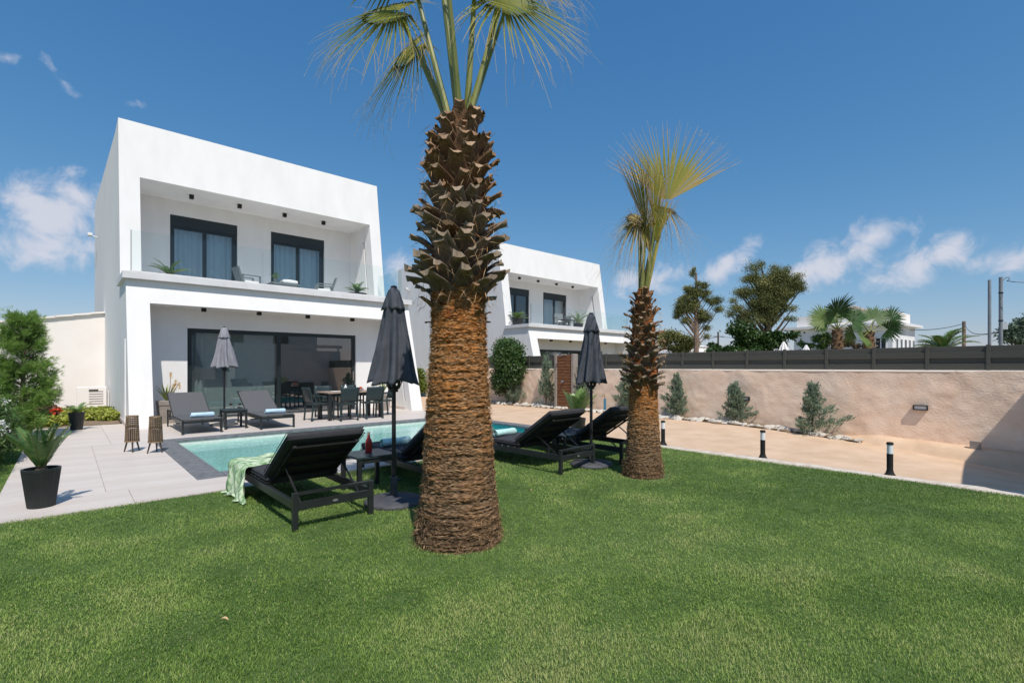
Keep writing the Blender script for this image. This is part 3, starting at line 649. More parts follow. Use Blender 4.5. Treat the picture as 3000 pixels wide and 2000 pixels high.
def lounger(label,loc,back=33.6):
    # local: head end at y=0, foot at y=2.05, width .74 in x 0...74
    t=thing('sun_lounger',label,'sun lounger',loc,group='cushioned loungers on the lawn'); Wd,L=.74,2.02
    for x in (.0,Wd-.045):
        MB().box(x,x+.045,0,.045,0,.318,bev=.003).build('leg','loungeframe',t); MB().box(x,x+.045,L-.045,L,0,.25,bev=.003).build('leg','loungeframe',t)
        MB().box(x+.004,x+.041,.045,L-.045,.172,.247,bev=.003).build('side_rail','loungeframe',t)
    MB().box(.045,Wd-.045,.004,.034,.293,.318).build('cross_rail','loungeframe',t)
    ap=MB().box(.045,Wd-.045,.008,.036,.165,.232).build('apron','loungeframe',t)
    pl=MB(); n=20; pl.add([(Wd/2,.003,.198)]+[(Wd/2+.026*math.cos(2*math.pi*k/n),.0032,.198+.012*math.sin(2*math.pi*k/n)) for k in range(n)],[(0,k+1,(k+1)%n+1) for k in range(n)]); pl.build('maker_plate','plate',ap)
    MB().box(.045,Wd-.045,L-.036,L-.006,.172,.245).build('apron','loungeframe',t)
    MB().box(.045,Wd-.045,.075,.10,.175,.205).build('cross_rail','loungeframe',t)
    HY=.80
    for k in range(9):
        y=HY+.04+k*(L-HY-.1)/8.5; MB().box(.042,Wd-.042,y,y+.055,.235,.252).build('slat','loungeframe',t)
    ang=math.radians(180-back)      # back goes from the hinge towards the head end
    bf=MB(); bl=.74; ca,sa=math.cos(math.radians(back)),math.sin(math.radians(back))
    for x in (.06,Wd-.10): bf.bar((x+.02,HY+.01,.275),(x+.02,HY+.01-bl*ca,.275+bl*sa),.03,.024)
    for q in (.08,.3,.52,.72): bf.bar((.06,HY+.012-q*ca,.278+q*sa),(Wd-.06,HY+.012-q*ca,.278+q*sa),.05,.012)
    bfo=bf.build('back_frame','matt_black',t)
    for x in (.10,Wd-.10): MB().bar((x,HY-.36*ca,.25+.36*sa),(x,.10,.19),.014,.014).build('support_strut','black_metal',t)
    pad(t,'seat_cushion',L-HY+.02,Wd-.02,.085,loc=(Wd/2,HY-.005,.253),seed=3)
    b=pad(t,'back_cushion',.82,Wd-.01,.085,loc=(Wd/2,HY-.01,.275),seed=5)
    b.rotation_euler=(math.radians(180)-math.radians(back),0,0)
    b.matrix_basis=Matrix.Translation((Wd/2,HY+.035,.30))@Matrix.Rotation(math.radians(180),4,'Z')@Matrix.Rotation(math.radians(back),4,'X')
    return t
LA=lounger('black cushioned lounger with a green throw, nearest the camera',(1.43,4.36,0))
dup(LA,(3.0,4.50,0),-.02,'black cushioned lounger mostly hidden behind the big palm trunk')
dup(LA,(4.75,4.30,0),.03,'black cushioned lounger between the two palms, left of its parasol')
dup(LA,(5.86,4.14,0),0,'black cushioned lounger half hidden behind the smaller palm')

def sling_lounger(label,loc):
    # local: foot end at y=0, head at y=2
    t=thing('sling_lounger',label,'sun lounger',loc,group='grey loungers on the terrace'); Wd,L=.74,1.98
    for x in (0,Wd-.04):
        MB().box(x,x+.04,0,.04,0,.30,bev=.002).build('leg','loungeframe',t); MB().box(x,x+.03,L-.04,L,0,.40,bev=.002).build('leg','loungeframe',t)
        MB().box(x+.003,x+.037,.04,L-.04,.225,.285).build('side_rail','loungeframe',t)
        MB().box(x,x+.03,L-.36,L-.04,.375,.40).build('arm_rail','loungeframe',t); MB().box(x,x+.03,L-.38,L-.35,.285,.40).build('arm_post','loungeframe',t)
        MB().box(x+.006,x+.024,L-.035,L-.9,.0,.018).build('floor_rail','loungeframe',t) if False else None
    MB().box(.04,Wd-.04,.004,.036,.225,.285).build('apron','loungeframe',t); MB().box(.04,Wd-.04,L-.036,L-.004,.16,.19).build('cross_rail','loungeframe',t)
    MB().box(.03,Wd-.03,.9,.93,.15,.175).build('cross_rail','loungeframe',t)
    H=1.16
    MB().box(.015,Wd-.015,.02,H,.288,.318,bev=.008).build('seat','sling',t)
    a=math.radians(29); b=MB().box(-Wd/2+.012,Wd/2-.012,0,.98,0,.03,bev=.008).build('backrest','sling',t,(Wd/2,H+.0,.290)); b.rotation_euler=(a,0,0)
    f=MB(); 
    for x in (-Wd/2+.004,Wd/2-.016): f.box(x,x+.012,0,.99,-.012,.026)
    f.build('back_frame','loungeframe',b)
    [MB().bar((x,1.62,.52),(x,1.72,.24),.016,.016).build('support_strut','loungeframe',t) for x in (.1,Wd-.1)]
    return t
SA=sling_lounger('grey lounger on the terrace in front of the white pillar',(1.74,12.0,0))
dup(SA,(3.18,11.83,0),0,'grey lounger on the terrace in front of the sliding door')

def side_table(label,loc,w,d,h):
    t=thing('side_table',label,'side table',loc)
    for x in (0,w-.045):
        for y in (0,d-.045): MB().box(x,x+.045,y,y+.045,0,h-.025,bev=.002).build('leg','loungeframe',t)
    MB().box(-.005,w+.005,-.005,d+.005,h-.025,h,bev=.003).build('table_top','resin',t)
    [MB().box(.045,w-.045,y,y+.022,h-.075,h-.026).build('apron','loungeframe',t) for y in (.008,d-.03)]
    return t
side_table('dark side table with a red bottle beside the nearest lounger',(2.32,5.02,0),.46,.46,.42)
side_table('grey side table with two wine glasses between the terrace loungers',(2.60,12.38,0),.46,.50,.43)
side_table('low dark side table behind the second parasol pole',(5.56,4.95,0),.26,.40,.36)

def lathe_thing(name,label,cat,loc,prof,m,n=20,group=None):
    o=MB().lathe(prof,n).build(name,m,None,loc,smooth=True); return tag(o,label,cat,group)
bt=thing('bottle','red glass bottle on the side table','bottle',(2.56,5.27,.42))
MB().lathe([(.0001,0),(.034,.0),(.038,.008),(.038,.115),(.034,.14),(.016,.175),(.0135,.215)],20).build('glass_body','bottle_red',bt,smooth=True)
MB().lathe([(.0145,.205),(.0145,.235),(.0001,.236)],14).build('cap','tablewood',bt)
for k,(x,y) in enumerate(((2.76,12.56),(2.92,12.47))):
    g=thing('wine_glass','%s wine glass of red on the terrace side table'%('left' if k==0 else 'right'),'wine glass',(x,y,.43),group='wine glasses on the terrace')
    MB().lathe([(.036,0),(.036,.003),(.005,.008),(.004,.075),(.012,.085),(.036,.115),(.040,.14),(.034,.185)],18).build('glass_body','clear',g,smooth=True)
    MB().lathe([(.0001,.088),(.030,.112),(.0365,.138),(.0001,.1385)],16).build('wine','wine',g,smooth=True)

def towel(label,loc,rz,m,L=.42,r=.055,group='rolled towels'):
    rg=np.random.default_rng(int(loc[0]*100)); n=20; V=[];F=[]; xs=np.linspace(-L/2,L/2,14)
    prof=[]
    for i,x in enumerate(xs):
        e=1 if 0<i<13 else .9
        for k in range(n):
            a=2*math.pi*k/n; rr=r*e*(1+.05*math.sin(3*a+x*9)+.03*rg.normal()*.3); zz=rr*math.sin(a); V.append((x,rr*math.cos(a),r*.93+(zz if zz>-r*.8 else -r*.85)))
    for i in range(13):
        for k in range(n): F.append((i*n+k,i*n+(k+1)%n,(i+1)*n+(k+1)%n,(i+1)*n+k))
    t=thing('rolled_towel',label,'towel',loc,rz,group); mesh_np('roll',V,F,m,t,smooth=True)
    sp=MB(); 
    for sx in (-1,1):
        pts=[]; 
        for q in np.linspace(0,5.2*math.pi,60): 
            rr=.006+(r*.86)*q/(5.2*math.pi); pts.append((sx*(L/2+.002),rr*math.cos(q),r*.95+rr*math.sin(q)*.92))
        for i in range(len(pts)-1):
            p,q=pts[i],pts[i+1]; sp.add([(p[0]-sx*.03,p[1],p[2]),(q[0]-sx*.03,q[1],q[2]),(q[0]+sx*.004,q[1],q[2]),(p[0]+sx*.004,p[1],p[2])],[(0,1,2,3)])
    sp.build('roll_end',m,t); return t
towel('rolled light blue towel on the left terrace lounger',(2.16,12.30,.318),.06,'towelblue')
towel('rolled light blue towel on the right terrace lounger',(3.60,12.20,.318),.02,'towelblue')
towel('rolled mint towel on the lounger behind the big palm',(3.28,5.95,.345),.05,'towelmint')
towel('rolled mint towel on the lounger between the palms',(4.98,5.66,.345),.10,'towelmint')

# green and white throw over the foot of the nearest lounger
def throw():
    nu,nv=46,40; V=[];F=[]
    for j in range(nv+1):
        v=j/nv                      # along the lounger
        for i in range(nu+1):
            u=i/nu; s=u*1.02        # arc length across, from on top of the seat to the ground
            yy=5.70+v*.62-.16*(u**1.5)*(1-v*.4)+.05*math.sin(u*5+v*2)
            top=.50+.10*math.sin(v*4)
            fold=.020*math.sin(v*31+2.2*math.sin(u*4))*min(1,max(.15,(s-top)*3.2))+.010*math.sin(v*17+u*9)
            if s<top: x=1.42+(top-s); z=.352+.008*math.sin(v*21+u*13)+.006*math.sin(u*23)
            else:
                d=s-top; r=.05
                if d<r*1.57: q=d/r; x=1.42-r*math.sin(q)*1.0; z=.352-r+r*math.cos(q)
                else: x=1.37-.05*(d-r*1.57); z=.352-r-(d-r*1.57); 
                if z<.012: x-=(.012-z)*.25; z=.012+.006*math.sin(v*40)
                x-=abs(fold)*1.3+fold
            V.append((x,yy+fold*.4,max(z,.008)))
    for j in range(nv):
        for i in range(nu): a=j*(nu+1)+i; F.append((a,a+1,a+nu+2,a+nu+1))
    o=mesh_np('throw_blanket',V,F,'throw',smooth=True); md=o.modifiers.new('thick','SOLIDIFY'); md.thickness=.006; md.offset=0
    tag(o,'green and white fringed throw draped over the nearest lounger','blanket')
throw()
# straw hand fan on the nearest lounger
def hand_fan():
    t=thing('hand_fan','pleated straw hand fan standing on the nearest lounger','fan',(1.80,5.42,.352),-.75); n=26; V=[];F=[]; R0,R1=.03,.20
    for i in range(n+1):
        a=math.radians(12)+math.radians(156)*i/n; dz=.009*(1 if i%2 else -1)
        V+= [(R0*math.cos(a),dz*.2,R0*math.sin(a)),(R1*math.cos(a),dz+.05*0,R1*math.sin(a))]
    for i in range(n): F.append((i*2,i*2+1,i*2+3,i*2+2))
    o=mesh_np('leaf','' if False else V,F,'fanpaper',t); md=o.modifiers.new('t','SOLIDIFY'); md.thickness=.002
    for i in range(0,n+1,2):
        a=math.radians(12)+math.radians(156)*i/n; MB().bar((.01*math.cos(a),-.006,.01*math.sin(a)),(R1*.99*math.cos(a),-.012,R1*.99*math.sin(a)),.004,.006).build('rib','rattan',t)
    t.rotation_euler=(.30,0,-.70)
hand_fan()

# ------------------------------------------------------------------ parasols, closed
def parasol(label,loc,H,z0,r0,r1,capz,rz=0,seed=0,cm='parasol'):
    t=thing('closed_parasol',label,'parasol',loc,rz,'closed parasols'); 
    MB().tube([(0,0,.05),(0,0,H-.01)],.0215,14).build('pole','black_metal',t,smooth=True)
    MB().lathe([(.30,0),(.30,.018),(.285,.035),(.20,.052),(.07,.068),(.035,.075),(.035,.26),(.03,.262)],36).build('base','parasol_base',t,smooth=True)
    MB().tube([(.028,0,.22),(.085,0,.22)],.012,8).build('clamp_knob','black_metal',t)
    nr=8; n=96; zs=np.linspace(z0,capz+.03,30); V=[];F=[]; rgp=np.random.default_rng(seed); ph=rgp.uniform(0,6,nr); dr=rgp.uniform(.85,1.15,nr)
    for j,z in enumerate(zs):
        q=(z-z0)/(zs[-1]-z0); r=r0+(r1-r0)*q**.85; amp=.40*(1-q)**.7+.12
        for k in range(n):
            a=2*math.pi*k/n; c=math.cos(nr*a+1.1*math.sin(2.2*q+ph[0])); i=int(a/(2*math.pi)*nr)%nr
            w=1+amp*(max(0,c)**.8*.75-.5*max(0,-c))*dr[i]*.8+.05*math.sin(3*a+4*q+ph[1])+.025*math.sin(11*a+7*q)
            zz=z-(.022*max(0,math.cos(nr*a)))*(1-q)**5+.014*math.sin(3*a+ph[2])*(1-q)**4
            V.append((r*w*math.cos(a),r*w*math.sin(a),zz))
    for j in range(len(zs)-1):
        for k in range(n): F.append((j*n+k,j*n+(k+1)%n,(j+1)*n+(k+1)%n,(j+1)*n+k))
    o=mesh_np('canopy',V,F,cm,t,smooth=True); md=o.modifiers.new('t','SOLIDIFY'); md.thickness=.004
    # ribs poking below the cloth, vent cap on top
    for k in range(nr):
        a=2*math.pi*k/nr; MB().bar((.05*math.cos(a),.05*math.sin(a),z0-.07),(.10*math.cos(a),.10*math.sin(a),z0+.06),.010,.014).build('rib','black_metal',t)
    MB().lathe([(.045,z0-.10),(.045,z0-.05),(.024,z0-.045)],16).build('runner','black_metal',t,smooth=True)
    V=[];F=[]; prof=[(r1*1.30,capz-.03),(r1*1.27,capz+.0),(r1*1.02,capz+.07),(r1*.66,H-.03),(.032,H)]
    for j,(r,z) in enumerate(prof):
        for k in range(48):
            a=2*math.pi*k/48; c=math.cos(nr*a+.4); w=1+(.10*c+.07*math.sin(3*a+1))*max(0,1-j/3.2); V.append((r*w*math.cos(a),r*w*math.sin(a),z-(.012*max(0,c) if j<2 else 0)))
    for j in range(4):
        for k in range(48): F.append((j*48+k,j*48+(k+1)%48,(j+1)*48+(k+1)%48,(j+1)*48+k))
    o=mesh_np('vent_cap',V,F,cm,t,smooth=True); md=o.modifiers.new('t','SOLIDIFY'); md.thickness=.004
    MB().lathe([(.034,H-.005),(.034,H+.014),(.02,H+.024),(.0001,H+.026)],16).build('finial','black_metal',t,smooth=True)
    return t
parasol('closed shade-darkened parasol left of the big palm trunk',(2.513,4.60,0),2.215,1.24,.205,.088,2.02,.2,1)
parasol('closed shade-darkened parasol between the two palms, nearer the small one',(5.574,4.463,0),2.15,1.18,.178,.085,1.93,.5,2)
parasol('closed grey parasol on the terrace before the sliding door',(2.815,13.45,0),2.35,1.40,.235,.10,2.12,.1,3,'parasol_sunlit')

# ------------------------------------------------------------------ dining set
def dining_chair():
    t=thing('dining_chair','x','chair'); Wd,Dp=.50,.50      # faces +y, back at y=0
    for x in (.02,Wd-.02):
        MB().bar((x,.03,0),(x,.075,.46),.034,.034).build('leg','resin',t); MB().bar((x,Dp-.02,0),(x,Dp-.05,.64),.034,.034).build('leg','resin',t)
        MB().bar((x,.04,.645),(x,Dp-.03,.645),.045,.022).build('armrest','resin',t)
        MB().bar((x,.07,.44),(x,-.03,.86),.032,.026).build('back_post','resin',t)
    s=MB().box(.01,Wd-.01,.05,Dp-.03,.415,.452,bev=.01).build('seat','resin',t)
    V=[];F=[]
    for j in range(7):
        for i in range(9):
            u=i/8; v=j/6; V.append((.03+u*(Wd-.06),.055-.10*v-.035*(1-(2*u-1)**2)*math.sin(v*2.2+.3)*.8,.49+v*.375))
    for j in range(6):
        for i in range(8): a=j*9+i; F.append((a,a+1,a+10,a+9))
    o=mesh_np('backrest',V,F,'resin',t,smooth=True); md=o.modifiers.new('t','SOLIDIFY'); md.thickness=.018
    return t
CH=dining_chair(); G='chairs round the dining table'
def chair(x,y,rz,label,first=[True]):
    c,s=math.cos(rz),math.sin(rz); loc=(x-(.25*c-.25*s),y-(.25*s+.25*c),0)
    if first[0]: first[0]=False; CH.location=loc; CH.rotation_euler=(0,0,rz); CH['label']=label; CH['group']=G; return CH
    return dup(CH,loc,rz,label,G)
chair(4.84,12.98,-math.pi/2+.06,'dark resin armchair at the left end of the dining table')
chair(5.41,12.45,.03,'dark resin armchair with its back to the pool, left of the two')
chair(6.15,12.49,-.04,'dark resin armchair with its back to the pool, right of the two')
chair(6.80,13.02,math.pi/2-.08,'dark resin armchair at the right end, behind the parasol pole')
chair(5.35,13.58,math.pi,'dark resin armchair on the far side of the table, left one')
chair(6.10,13.58,math.pi+.04,'dark resin armchair on the far side of the table, right one')
t=thing('dining_table','dark legged dining table with wooden top on the terrace','table',(5.02,12.58,0)); 
for x in (0,1.42):
    for y in (0,.72): MB().box(x,x+.08,y,y+.08,0,.70,bev=.004).build('leg','loungeframe',t)
[MB().box(.08,1.42,y,y+.04,.62,.70).build('apron','loungeframe',t) for y in (.02,.74)]
for k in range(6): MB().box(-.02,1.52,-.02+k*.1405,-.02+k*.1405+.136,.70,.735,bev=.003).build('plank','tablewood',t)
fl=thing('flower_vase','white bottle vase with pale flowers on the dining table','vase',(5.62,12.95,.735))
MB().lathe([(.04,0),(.05,.05),(.045,.10),(.018,.15),(.016,.19)],18).build('vase_body','white_paint',fl,smooth=True)
b=thing('bowl','small pink and white bowl on the dining table','bowl',(6.02,12.93,.735)); MB().lathe([(.04,0),(.09,.03),(.12,.07),(.113,.07),(.08,.035),(.0001,.02)],24).build('bowl_body','pillow',b,smooth=True)
MB().lathe([(.0001,.05),(.05,.07),(.06,.09),(.0001,.12)],10,(.02,0)).build('fruit','petal_red',b,smooth=True)
tag(MB().lathe([(.09,0),(.13,.012),(.125,.016),(.0001,.008)],28).build('plate','white_paint',None,(5.30,12.86,.735),smooth=True),'white plate on the left half of the dining table','plate')

# ------------------------------------------------------------------ lanterns
def lantern(label,loc,rz):
    t=thing('rattan_lantern',label,'lantern',loc,rz,'rattan lanterns on the terrace'); z0,z1=.165,.585; r=lambda z:.098-.017*(z-z0)/(z1-z0)
    for k in range(3):
        a=2*math.pi*k/3+.5; MB().tube([(.07*math.cos(a),.07*math.sin(a),z0+.02),(.115*math.cos(a),.115*math.sin(a),0)],[.014,.010],8).build('leg','rattan_dark',t)
    for z,h in [(z0,.02),(z1-.012,.02),(z0+.235,.012)]: MB().lathe([(r(z)-.006,z),(r(z)+.006,z),(r(z)+.006,z+h),(r(z)-.006,z+h),(r(z)-.006,z)],36).build('hoop','rattan' if h>.015 else 'rattan_dark',t)
    mb=MB()
    for k in range(12):
        z=z0+.028+k*(z1-z0-.05)/11.
        if abs(z-z0-.24)<.012: continue
        mb.lathe([(r(z)-.003,z),(r(z)+.003,z),(r(z)+.003,z+.009),(r(z)-.003,z+.009),(r(z)-.003,z)],32)
    mb.build('weave','rattan_dark',t)
    mb=MB()
    for k in range(22):
        a=2*math.pi*k/22; mb.bar(((r(z0)-.001)*math.cos(a),(r(z0)-.001)*math.sin(a),z0+.01),((r(z1)-.001)*math.cos(a),(r(z1)-.001)*math.sin(a),z1),.008,.008)
    mb.build('stake','rattan',t)
    MB().lathe([(.0001,z0+.004),(.085,z0+.004),(.085,z0+.012),(.0001,z0+.012)],24).build('tray','rattan_dark',t)
    MB().lathe([(.0001,z0+.012),(.034,z0+.012),(.034,z0+.20),(.0001,z0+.20)],18).build('candle','candle',t,smooth=True)
    return t
lantern('rattan lantern on three legs, the left one by the white pillar',(.80,10.24,0),0)
lantern('rattan lantern on three legs, the right one beside the pool corner',(1.075,9.87,0),.8)

# ------------------------------------------------------------------ shower, tap, bollards
sh=thing('outdoor_shower','tall brown slatted outdoor shower panel against the sand wall','shower',(12.15,on_x(1655,12.15),0)); H=1.82
Wd=.64
for y in (-Wd/2-.10,Wd/2): MB().box(-.06,.16,y,y+.10,-.05,H,bev=.006).build('stone_post','taupe',sh)
for k in range(18): MB().box(-.035+.004*(k%2),.02,-Wd/2+.004,Wd/2-.004,.02+k*.099,.02+k*.099+.086,bev=.004).build('slat','wood',sh)
MB().box(.02,.14,-Wd/2,Wd/2,-.04,H-.04).build('backing','wood',sh)
MB().tube([(-.04,.13,1.74),(-.04,.13,1.80),(-.16,.13,1.80)],.012,8).tube([(-.04,-.13,1.80),(-.04,.14,1.80)],.01,8).build('pipe','chrome',sh); MB().lathe([(.05,1.765),(.05,1.78),(.012,1.80)],18,(-.16,.13)).build('shower_head','chrome',sh)
MB().tube([(-.03,.02,.93),(-.10,.02,.93),(-.13,.05,.88)],.018,8).lathe([(.035,.90),(.035,.95)],14,(-.05,.02)).build('mixer_tap','chrome',sh)
tp=thing('garden_tap','blue standpipe with a brass tap at the wall foot','tap',(12.25,on_x(1772,12.25),0)); MB().tube([(0,0,0),(0,0,.42)],.04,12).build('standpipe','pipe_blue',tp); MB().tube([(0,0,.42),(0,0,.52),(-.09,.02,.53),(-.11,.02,.48)],.014,8).tube([(-.04,-.04,.56),(-.04,.05,.56)],.008,6).build('tap','rattan',tp)
def bollard(label,loc):
    t=thing('bollard_light',label,'bollard light',loc,group='bollard lights along the lawn edge')
    MB().lathe([(.070,0),(.068,.012),(.053,.032),(.042,.055),(.038,.075)],28).build('base','matt_black',t,smooth=True)
    MB().lathe([(.035,.07),(.035,.292)],24).build('post','matt_black',t,smooth=True)
    MB().lathe([(.0335,.292),(.0335,.412)],24).build('diffuser','acrylic',t,smooth=True)
    MB().lathe([(.039,.408),(.039,.428),(.028,.438),(.0001,.440)],24).build('cap','matt_black',t,smooth=True)
    return t
B0=bollard('bollard light nearest the camera, on the lawn edge at the right',(7.83,1.42,-.004))
dup(B0,(7.87,2.99,-.004),0,'middle bollard light on the lawn edge, right of the small palm')
dup(B0,(7.95,4.73,-.004),0,'bollard light peeking out just behind the small palm trunk')

# ------------------------------------------------------------------ pots and balcony furniture
def tub(parent,r0,r1,h,rib=0,m='pot_black'):
    n=96 if rib else 40
    mod=(lambda a,i,z:1+ (.012*(1 if math.sin(rib*a)>0 else -1) if 0<i<3 else 0)) if rib else None
    MB().lathe([(r0,0),(r0+.002,.01),(r1-.003,h-.03),(r1,h-.025),(r1,h),(r1-.02,h),(r1-.025,h-.06),(.0001,h-.06)],n,mod=mod).build('pot',m,parent,smooth=not rib)
    MB().lathe([(.0001,h-.045),(r1-.026,h-.052)],24).build('soil','soil',parent)
def armchair():
    t=thing('balcony_armchair','x','armchair'); W_,D_=.62,.62      # faces +y... back at y=0
    for x in (0,W_-.05):
        for y in (.0,D_-.05): MB().box(x,x+.05,y,y+.05,0,.56 if y else .60).build('leg','seatgrey',t)
        MB().box(x-.005,x+.055,0,D_,.56,.595).build('armrest','seatgrey',t)
    MB().box(.05,W_-.05,.0,D_,.24,.30).build('seat','seatgrey',t)
    MB().bar((W_/2,.06,.28),(W_/2,-.12,.86),W_-.10,.05).build('backrest','seatgrey',t)
    MB().box(.06,W_-.06,.10,D_-.02,.30,.40,bev=.03).build('cushion','pillow',t)
    return t
A1=armchair(); tag(A1,'grey armchair on the white villa balcony, left one',group='armchairs on the villa balcony'); A1.location=(3.80,16.75,3.652); A1.rotation_euler=(0,0,-math.pi/2+.15); A1.scale=(.86,.86,.86)
dup(A1,(6.62,16.2,3.652),math.pi/2-.25,'grey armchair on the white villa balcony, right one')
ct=thing('coffee_table','low grey coffee table on the white villa balcony','coffee table',(4.62,16.0,3.652)); MB().box(0,.85,0,.5,.30,.34).build('table_top','seatgrey',ct)
for x in (.03,.77):
    for y in (.03,.42): MB().box(x,x+.05,y,y+.05,0,.30).build('leg','seatgrey',ct)
o=pad(None,'pillow',.34,.46,.12,m='pillow',loc=(5.2,16.08,3.995),crown=.03,seed=9); tag(o,'white pillow lying on the balcony coffee table','pillow')
# ------------------------------------------------------------------ plants
def unit(v): v=np.asarray(v,float); return v/(np.linalg.norm(v,axis=-1,keepdims=True)+1e-9)
def leaf_cloud(name,parent,blobs,n,size,m,rg,el=2.0,up=.35,shell=.55,loc=(0,0,0),sh=(0.,1.),gauss=False):
    w=np.array([b[1][0]*b[1][1]*b[1][2] for b in blobs])**.67; w/=w.sum(); k=rg.choice(len(blobs),n,p=w)
    C=np.array([b[0] for b in blobs])[k]; Rr=np.array([b[1] for b in blobs])[k]
    d=unit(rg.normal(size=(n,3))); r=(shell+(1-shell)*rg.random(n)**.6)*(1+rg.normal(0,.13,n))*(.82+.36*fbm(d[:,0]*2.4+k*7.1,d[:,1]*2.4,d[:,2]*2.4,o=3,seed=3)); P=C+d*Rr*r[:,None]
    if gauss: P=C+rg.normal(size=(n,3))*Rr*.62
    L=size*rg.uniform(.6,1.35,n); nd=unit(d+rg.normal(0,.75,(n,3))+np.array([0,0,up])); ax=unit(np.cross(nd,rg.normal(size=(n,3)))); sd=np.cross(nd,ax)
    V=np.empty((n,4,3)); hl=(L/2)[:,None]; hw=(L/2/el)[:,None]
    V[:,0]=P-ax*hl; V[:,1]=P+sd*hw+ax*hl*.1; V[:,2]=P+ax*hl+np.array([0,0,-.15])*hl; V[:,3]=P-sd*hw+ax*hl*.1
    cl=fbm(P[:,0]*3/size*.08,P[:,1]*3/size*.08,P[:,2]*3/size*.08,o=2,seed=9)
    bs=rg.normal(0,.15,len(blobs))[k]
    s=np.clip(sh[0]+(sh[1]-sh[0])*(.42+bs+.75*(cl-.47)+rg.normal(0,.16,n)),0,1)
    return mesh_np(name,V.reshape(-1,3),np.arange(n*4).reshape(n,4),m,parent,attr=np.repeat(s,4),loc=loc)
def blades(P,Dv,L,Wd,rg,seg=2,bend=.0):
    # narrow pointed blades at P along Dv; returns V,F of triangles
    n=len(P); sd=unit(np.cross(Dv,rg.normal(size=(n,3)))); V=np.empty((n,4,3)); l=L[:,None]; w=Wd[:,None]
    V[:,0]=P-sd*w*.6; V[:,1]=P+Dv*l*.45+sd*w; V[:,2]=P+Dv*l+np.array([0,0,-1.])*l*bend; V[:,3]=P+Dv*l*.45-sd*w
    return V.reshape(-1,3),np.arange(n*4).reshape(n,4)
def juniper(label,loc,H,R,n,seed,lean=0,side=None):
    rg=np.random.default_rng(seed); t=thing('juniper',label,'juniper',loc,group='junipers along the sand wall')
    MB().tube([(0,0,-.05),(0,0,H*.5),(lean*H*.8,0,H*.93)],[.028,.018,.004],7).build('trunk','bark_dark',t)
    # sprays: short shoots set in whorls round the stem, each a small plume of scale leaves
    ns=70; a=rg.uniform(0,2*np.pi,ns); h=rg.beta(1.15,1.5,ns); Rm=R*(1-h)**.62*(.55+.55*rg.random(ns))*(1+.35*np.sin(3*a+seed)); 
    if side is not None: Rm*=1+.45*np.clip(np.cos(a-side),0,1)*(h<.5)
    tip=np.stack([np.cos(a)*Rm+lean*H*h,np.sin(a)*Rm,np.minimum(h*H*.92+.10*H*rg.random(ns)+Rm*.35,H)],1); base=np.stack([lean*H*h*.7,0*h,h*H*.80],1)
    per=n//ns; kk=np.repeat(np.arange(ns),per); q=rg.random(len(kk))**.7; c=base[kk]+(tip-base)[kk]*(.25+.75*q)[:,None]
    c=c+rg.normal(0,1,(len(kk),3))*(.052*R/.3*(1.15-q))[:,None]*.8; Dv=unit((tip-base)[kk]*1.2+np.array([0,0,.35])+rg.normal(0,.22,(len(kk),3)))
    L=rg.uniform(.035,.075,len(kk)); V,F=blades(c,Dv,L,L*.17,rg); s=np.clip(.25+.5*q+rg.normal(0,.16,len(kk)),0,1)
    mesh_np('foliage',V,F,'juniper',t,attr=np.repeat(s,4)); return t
for px,H,R,lab,ln,sd in ((1505,1.22,.42,'grey green juniper at the foot of the round green bush',0,None),(1600,1.90,.38,'tallest slim juniper just left of the brown shower panel',0.03,None),(1708,1.62,.36,'juniper just right of the brown shower panel, behind the parasol',0,None),
      (1830,1.12,.36,'juniper just left of the small palm, at the sand wall',.05,None),(1982,1.20,.36,'blue green juniper just right of the small palm',0,-1.2),(2152,1.02,.34,'leaning juniper in front of the second wall lamp',-.02,-1.3),(2380,1.12,.36,'forked juniper nearest the camera, at the end of the rock border',-.02,-1.25)):
    X=12.28 if px<2300 else 12.12; Y=on_x(px,X); juniper(lab,(X,Y,float(path_z(X,Y))+.02),H,R*1.08,6500,px,ln,sd)
def bush(name,label,cat,loc,blobs,n,size,m,seed,trunkh=.5,el=2.,group=None,sh=(0,1)):
    t=thing(name,label,cat,loc,group=group); rg=np.random.default_rng(seed)
    for k,b in enumerate(blobs[:5]): MB().tube([(rg.uniform(-.04,.04),rg.uniform(-.04,.04),-.1),(b[0][0]*.4,b[0][1]*.4,b[0][2]*.55),b[0]],[.035,.025,.01],6).build('stem','bark_dark',t)
    leaf_cloud('crown',t,blobs,n,size,m,rg,el=el,sh=sh); return t
X=12.2; Y=on_x(1487,X)
bush('round_bush','dense round dark green bush beside the villa against the wall','bush',(X,Y,0),[((0,0,1.75),(.62,.62,.72)),((.1,.25,2.1),(.42,.42,.42)),((0,-.25,1.25),(.5,.5,.6)),((-.15,.2,.9),(.42,.45,.55)),((0,-.3,1.95),(.4,.4,.45))],15000,.085,'leaf',4,el=1.8)
X=12.35; Y=on_x(1232,X)
bush('climbing_plant','yellow green climbing plant on the wall right of the villa leg','plant',(X,Y,0),[((0,.1,.9),(.16,.5,.5)),((0,-.2,.5),(.14,.3,.35)),((0,.4,.35),(.14,.3,.3))],1500,.12,'brightleaf',5,el=1.6,sh=(-.4,.6))

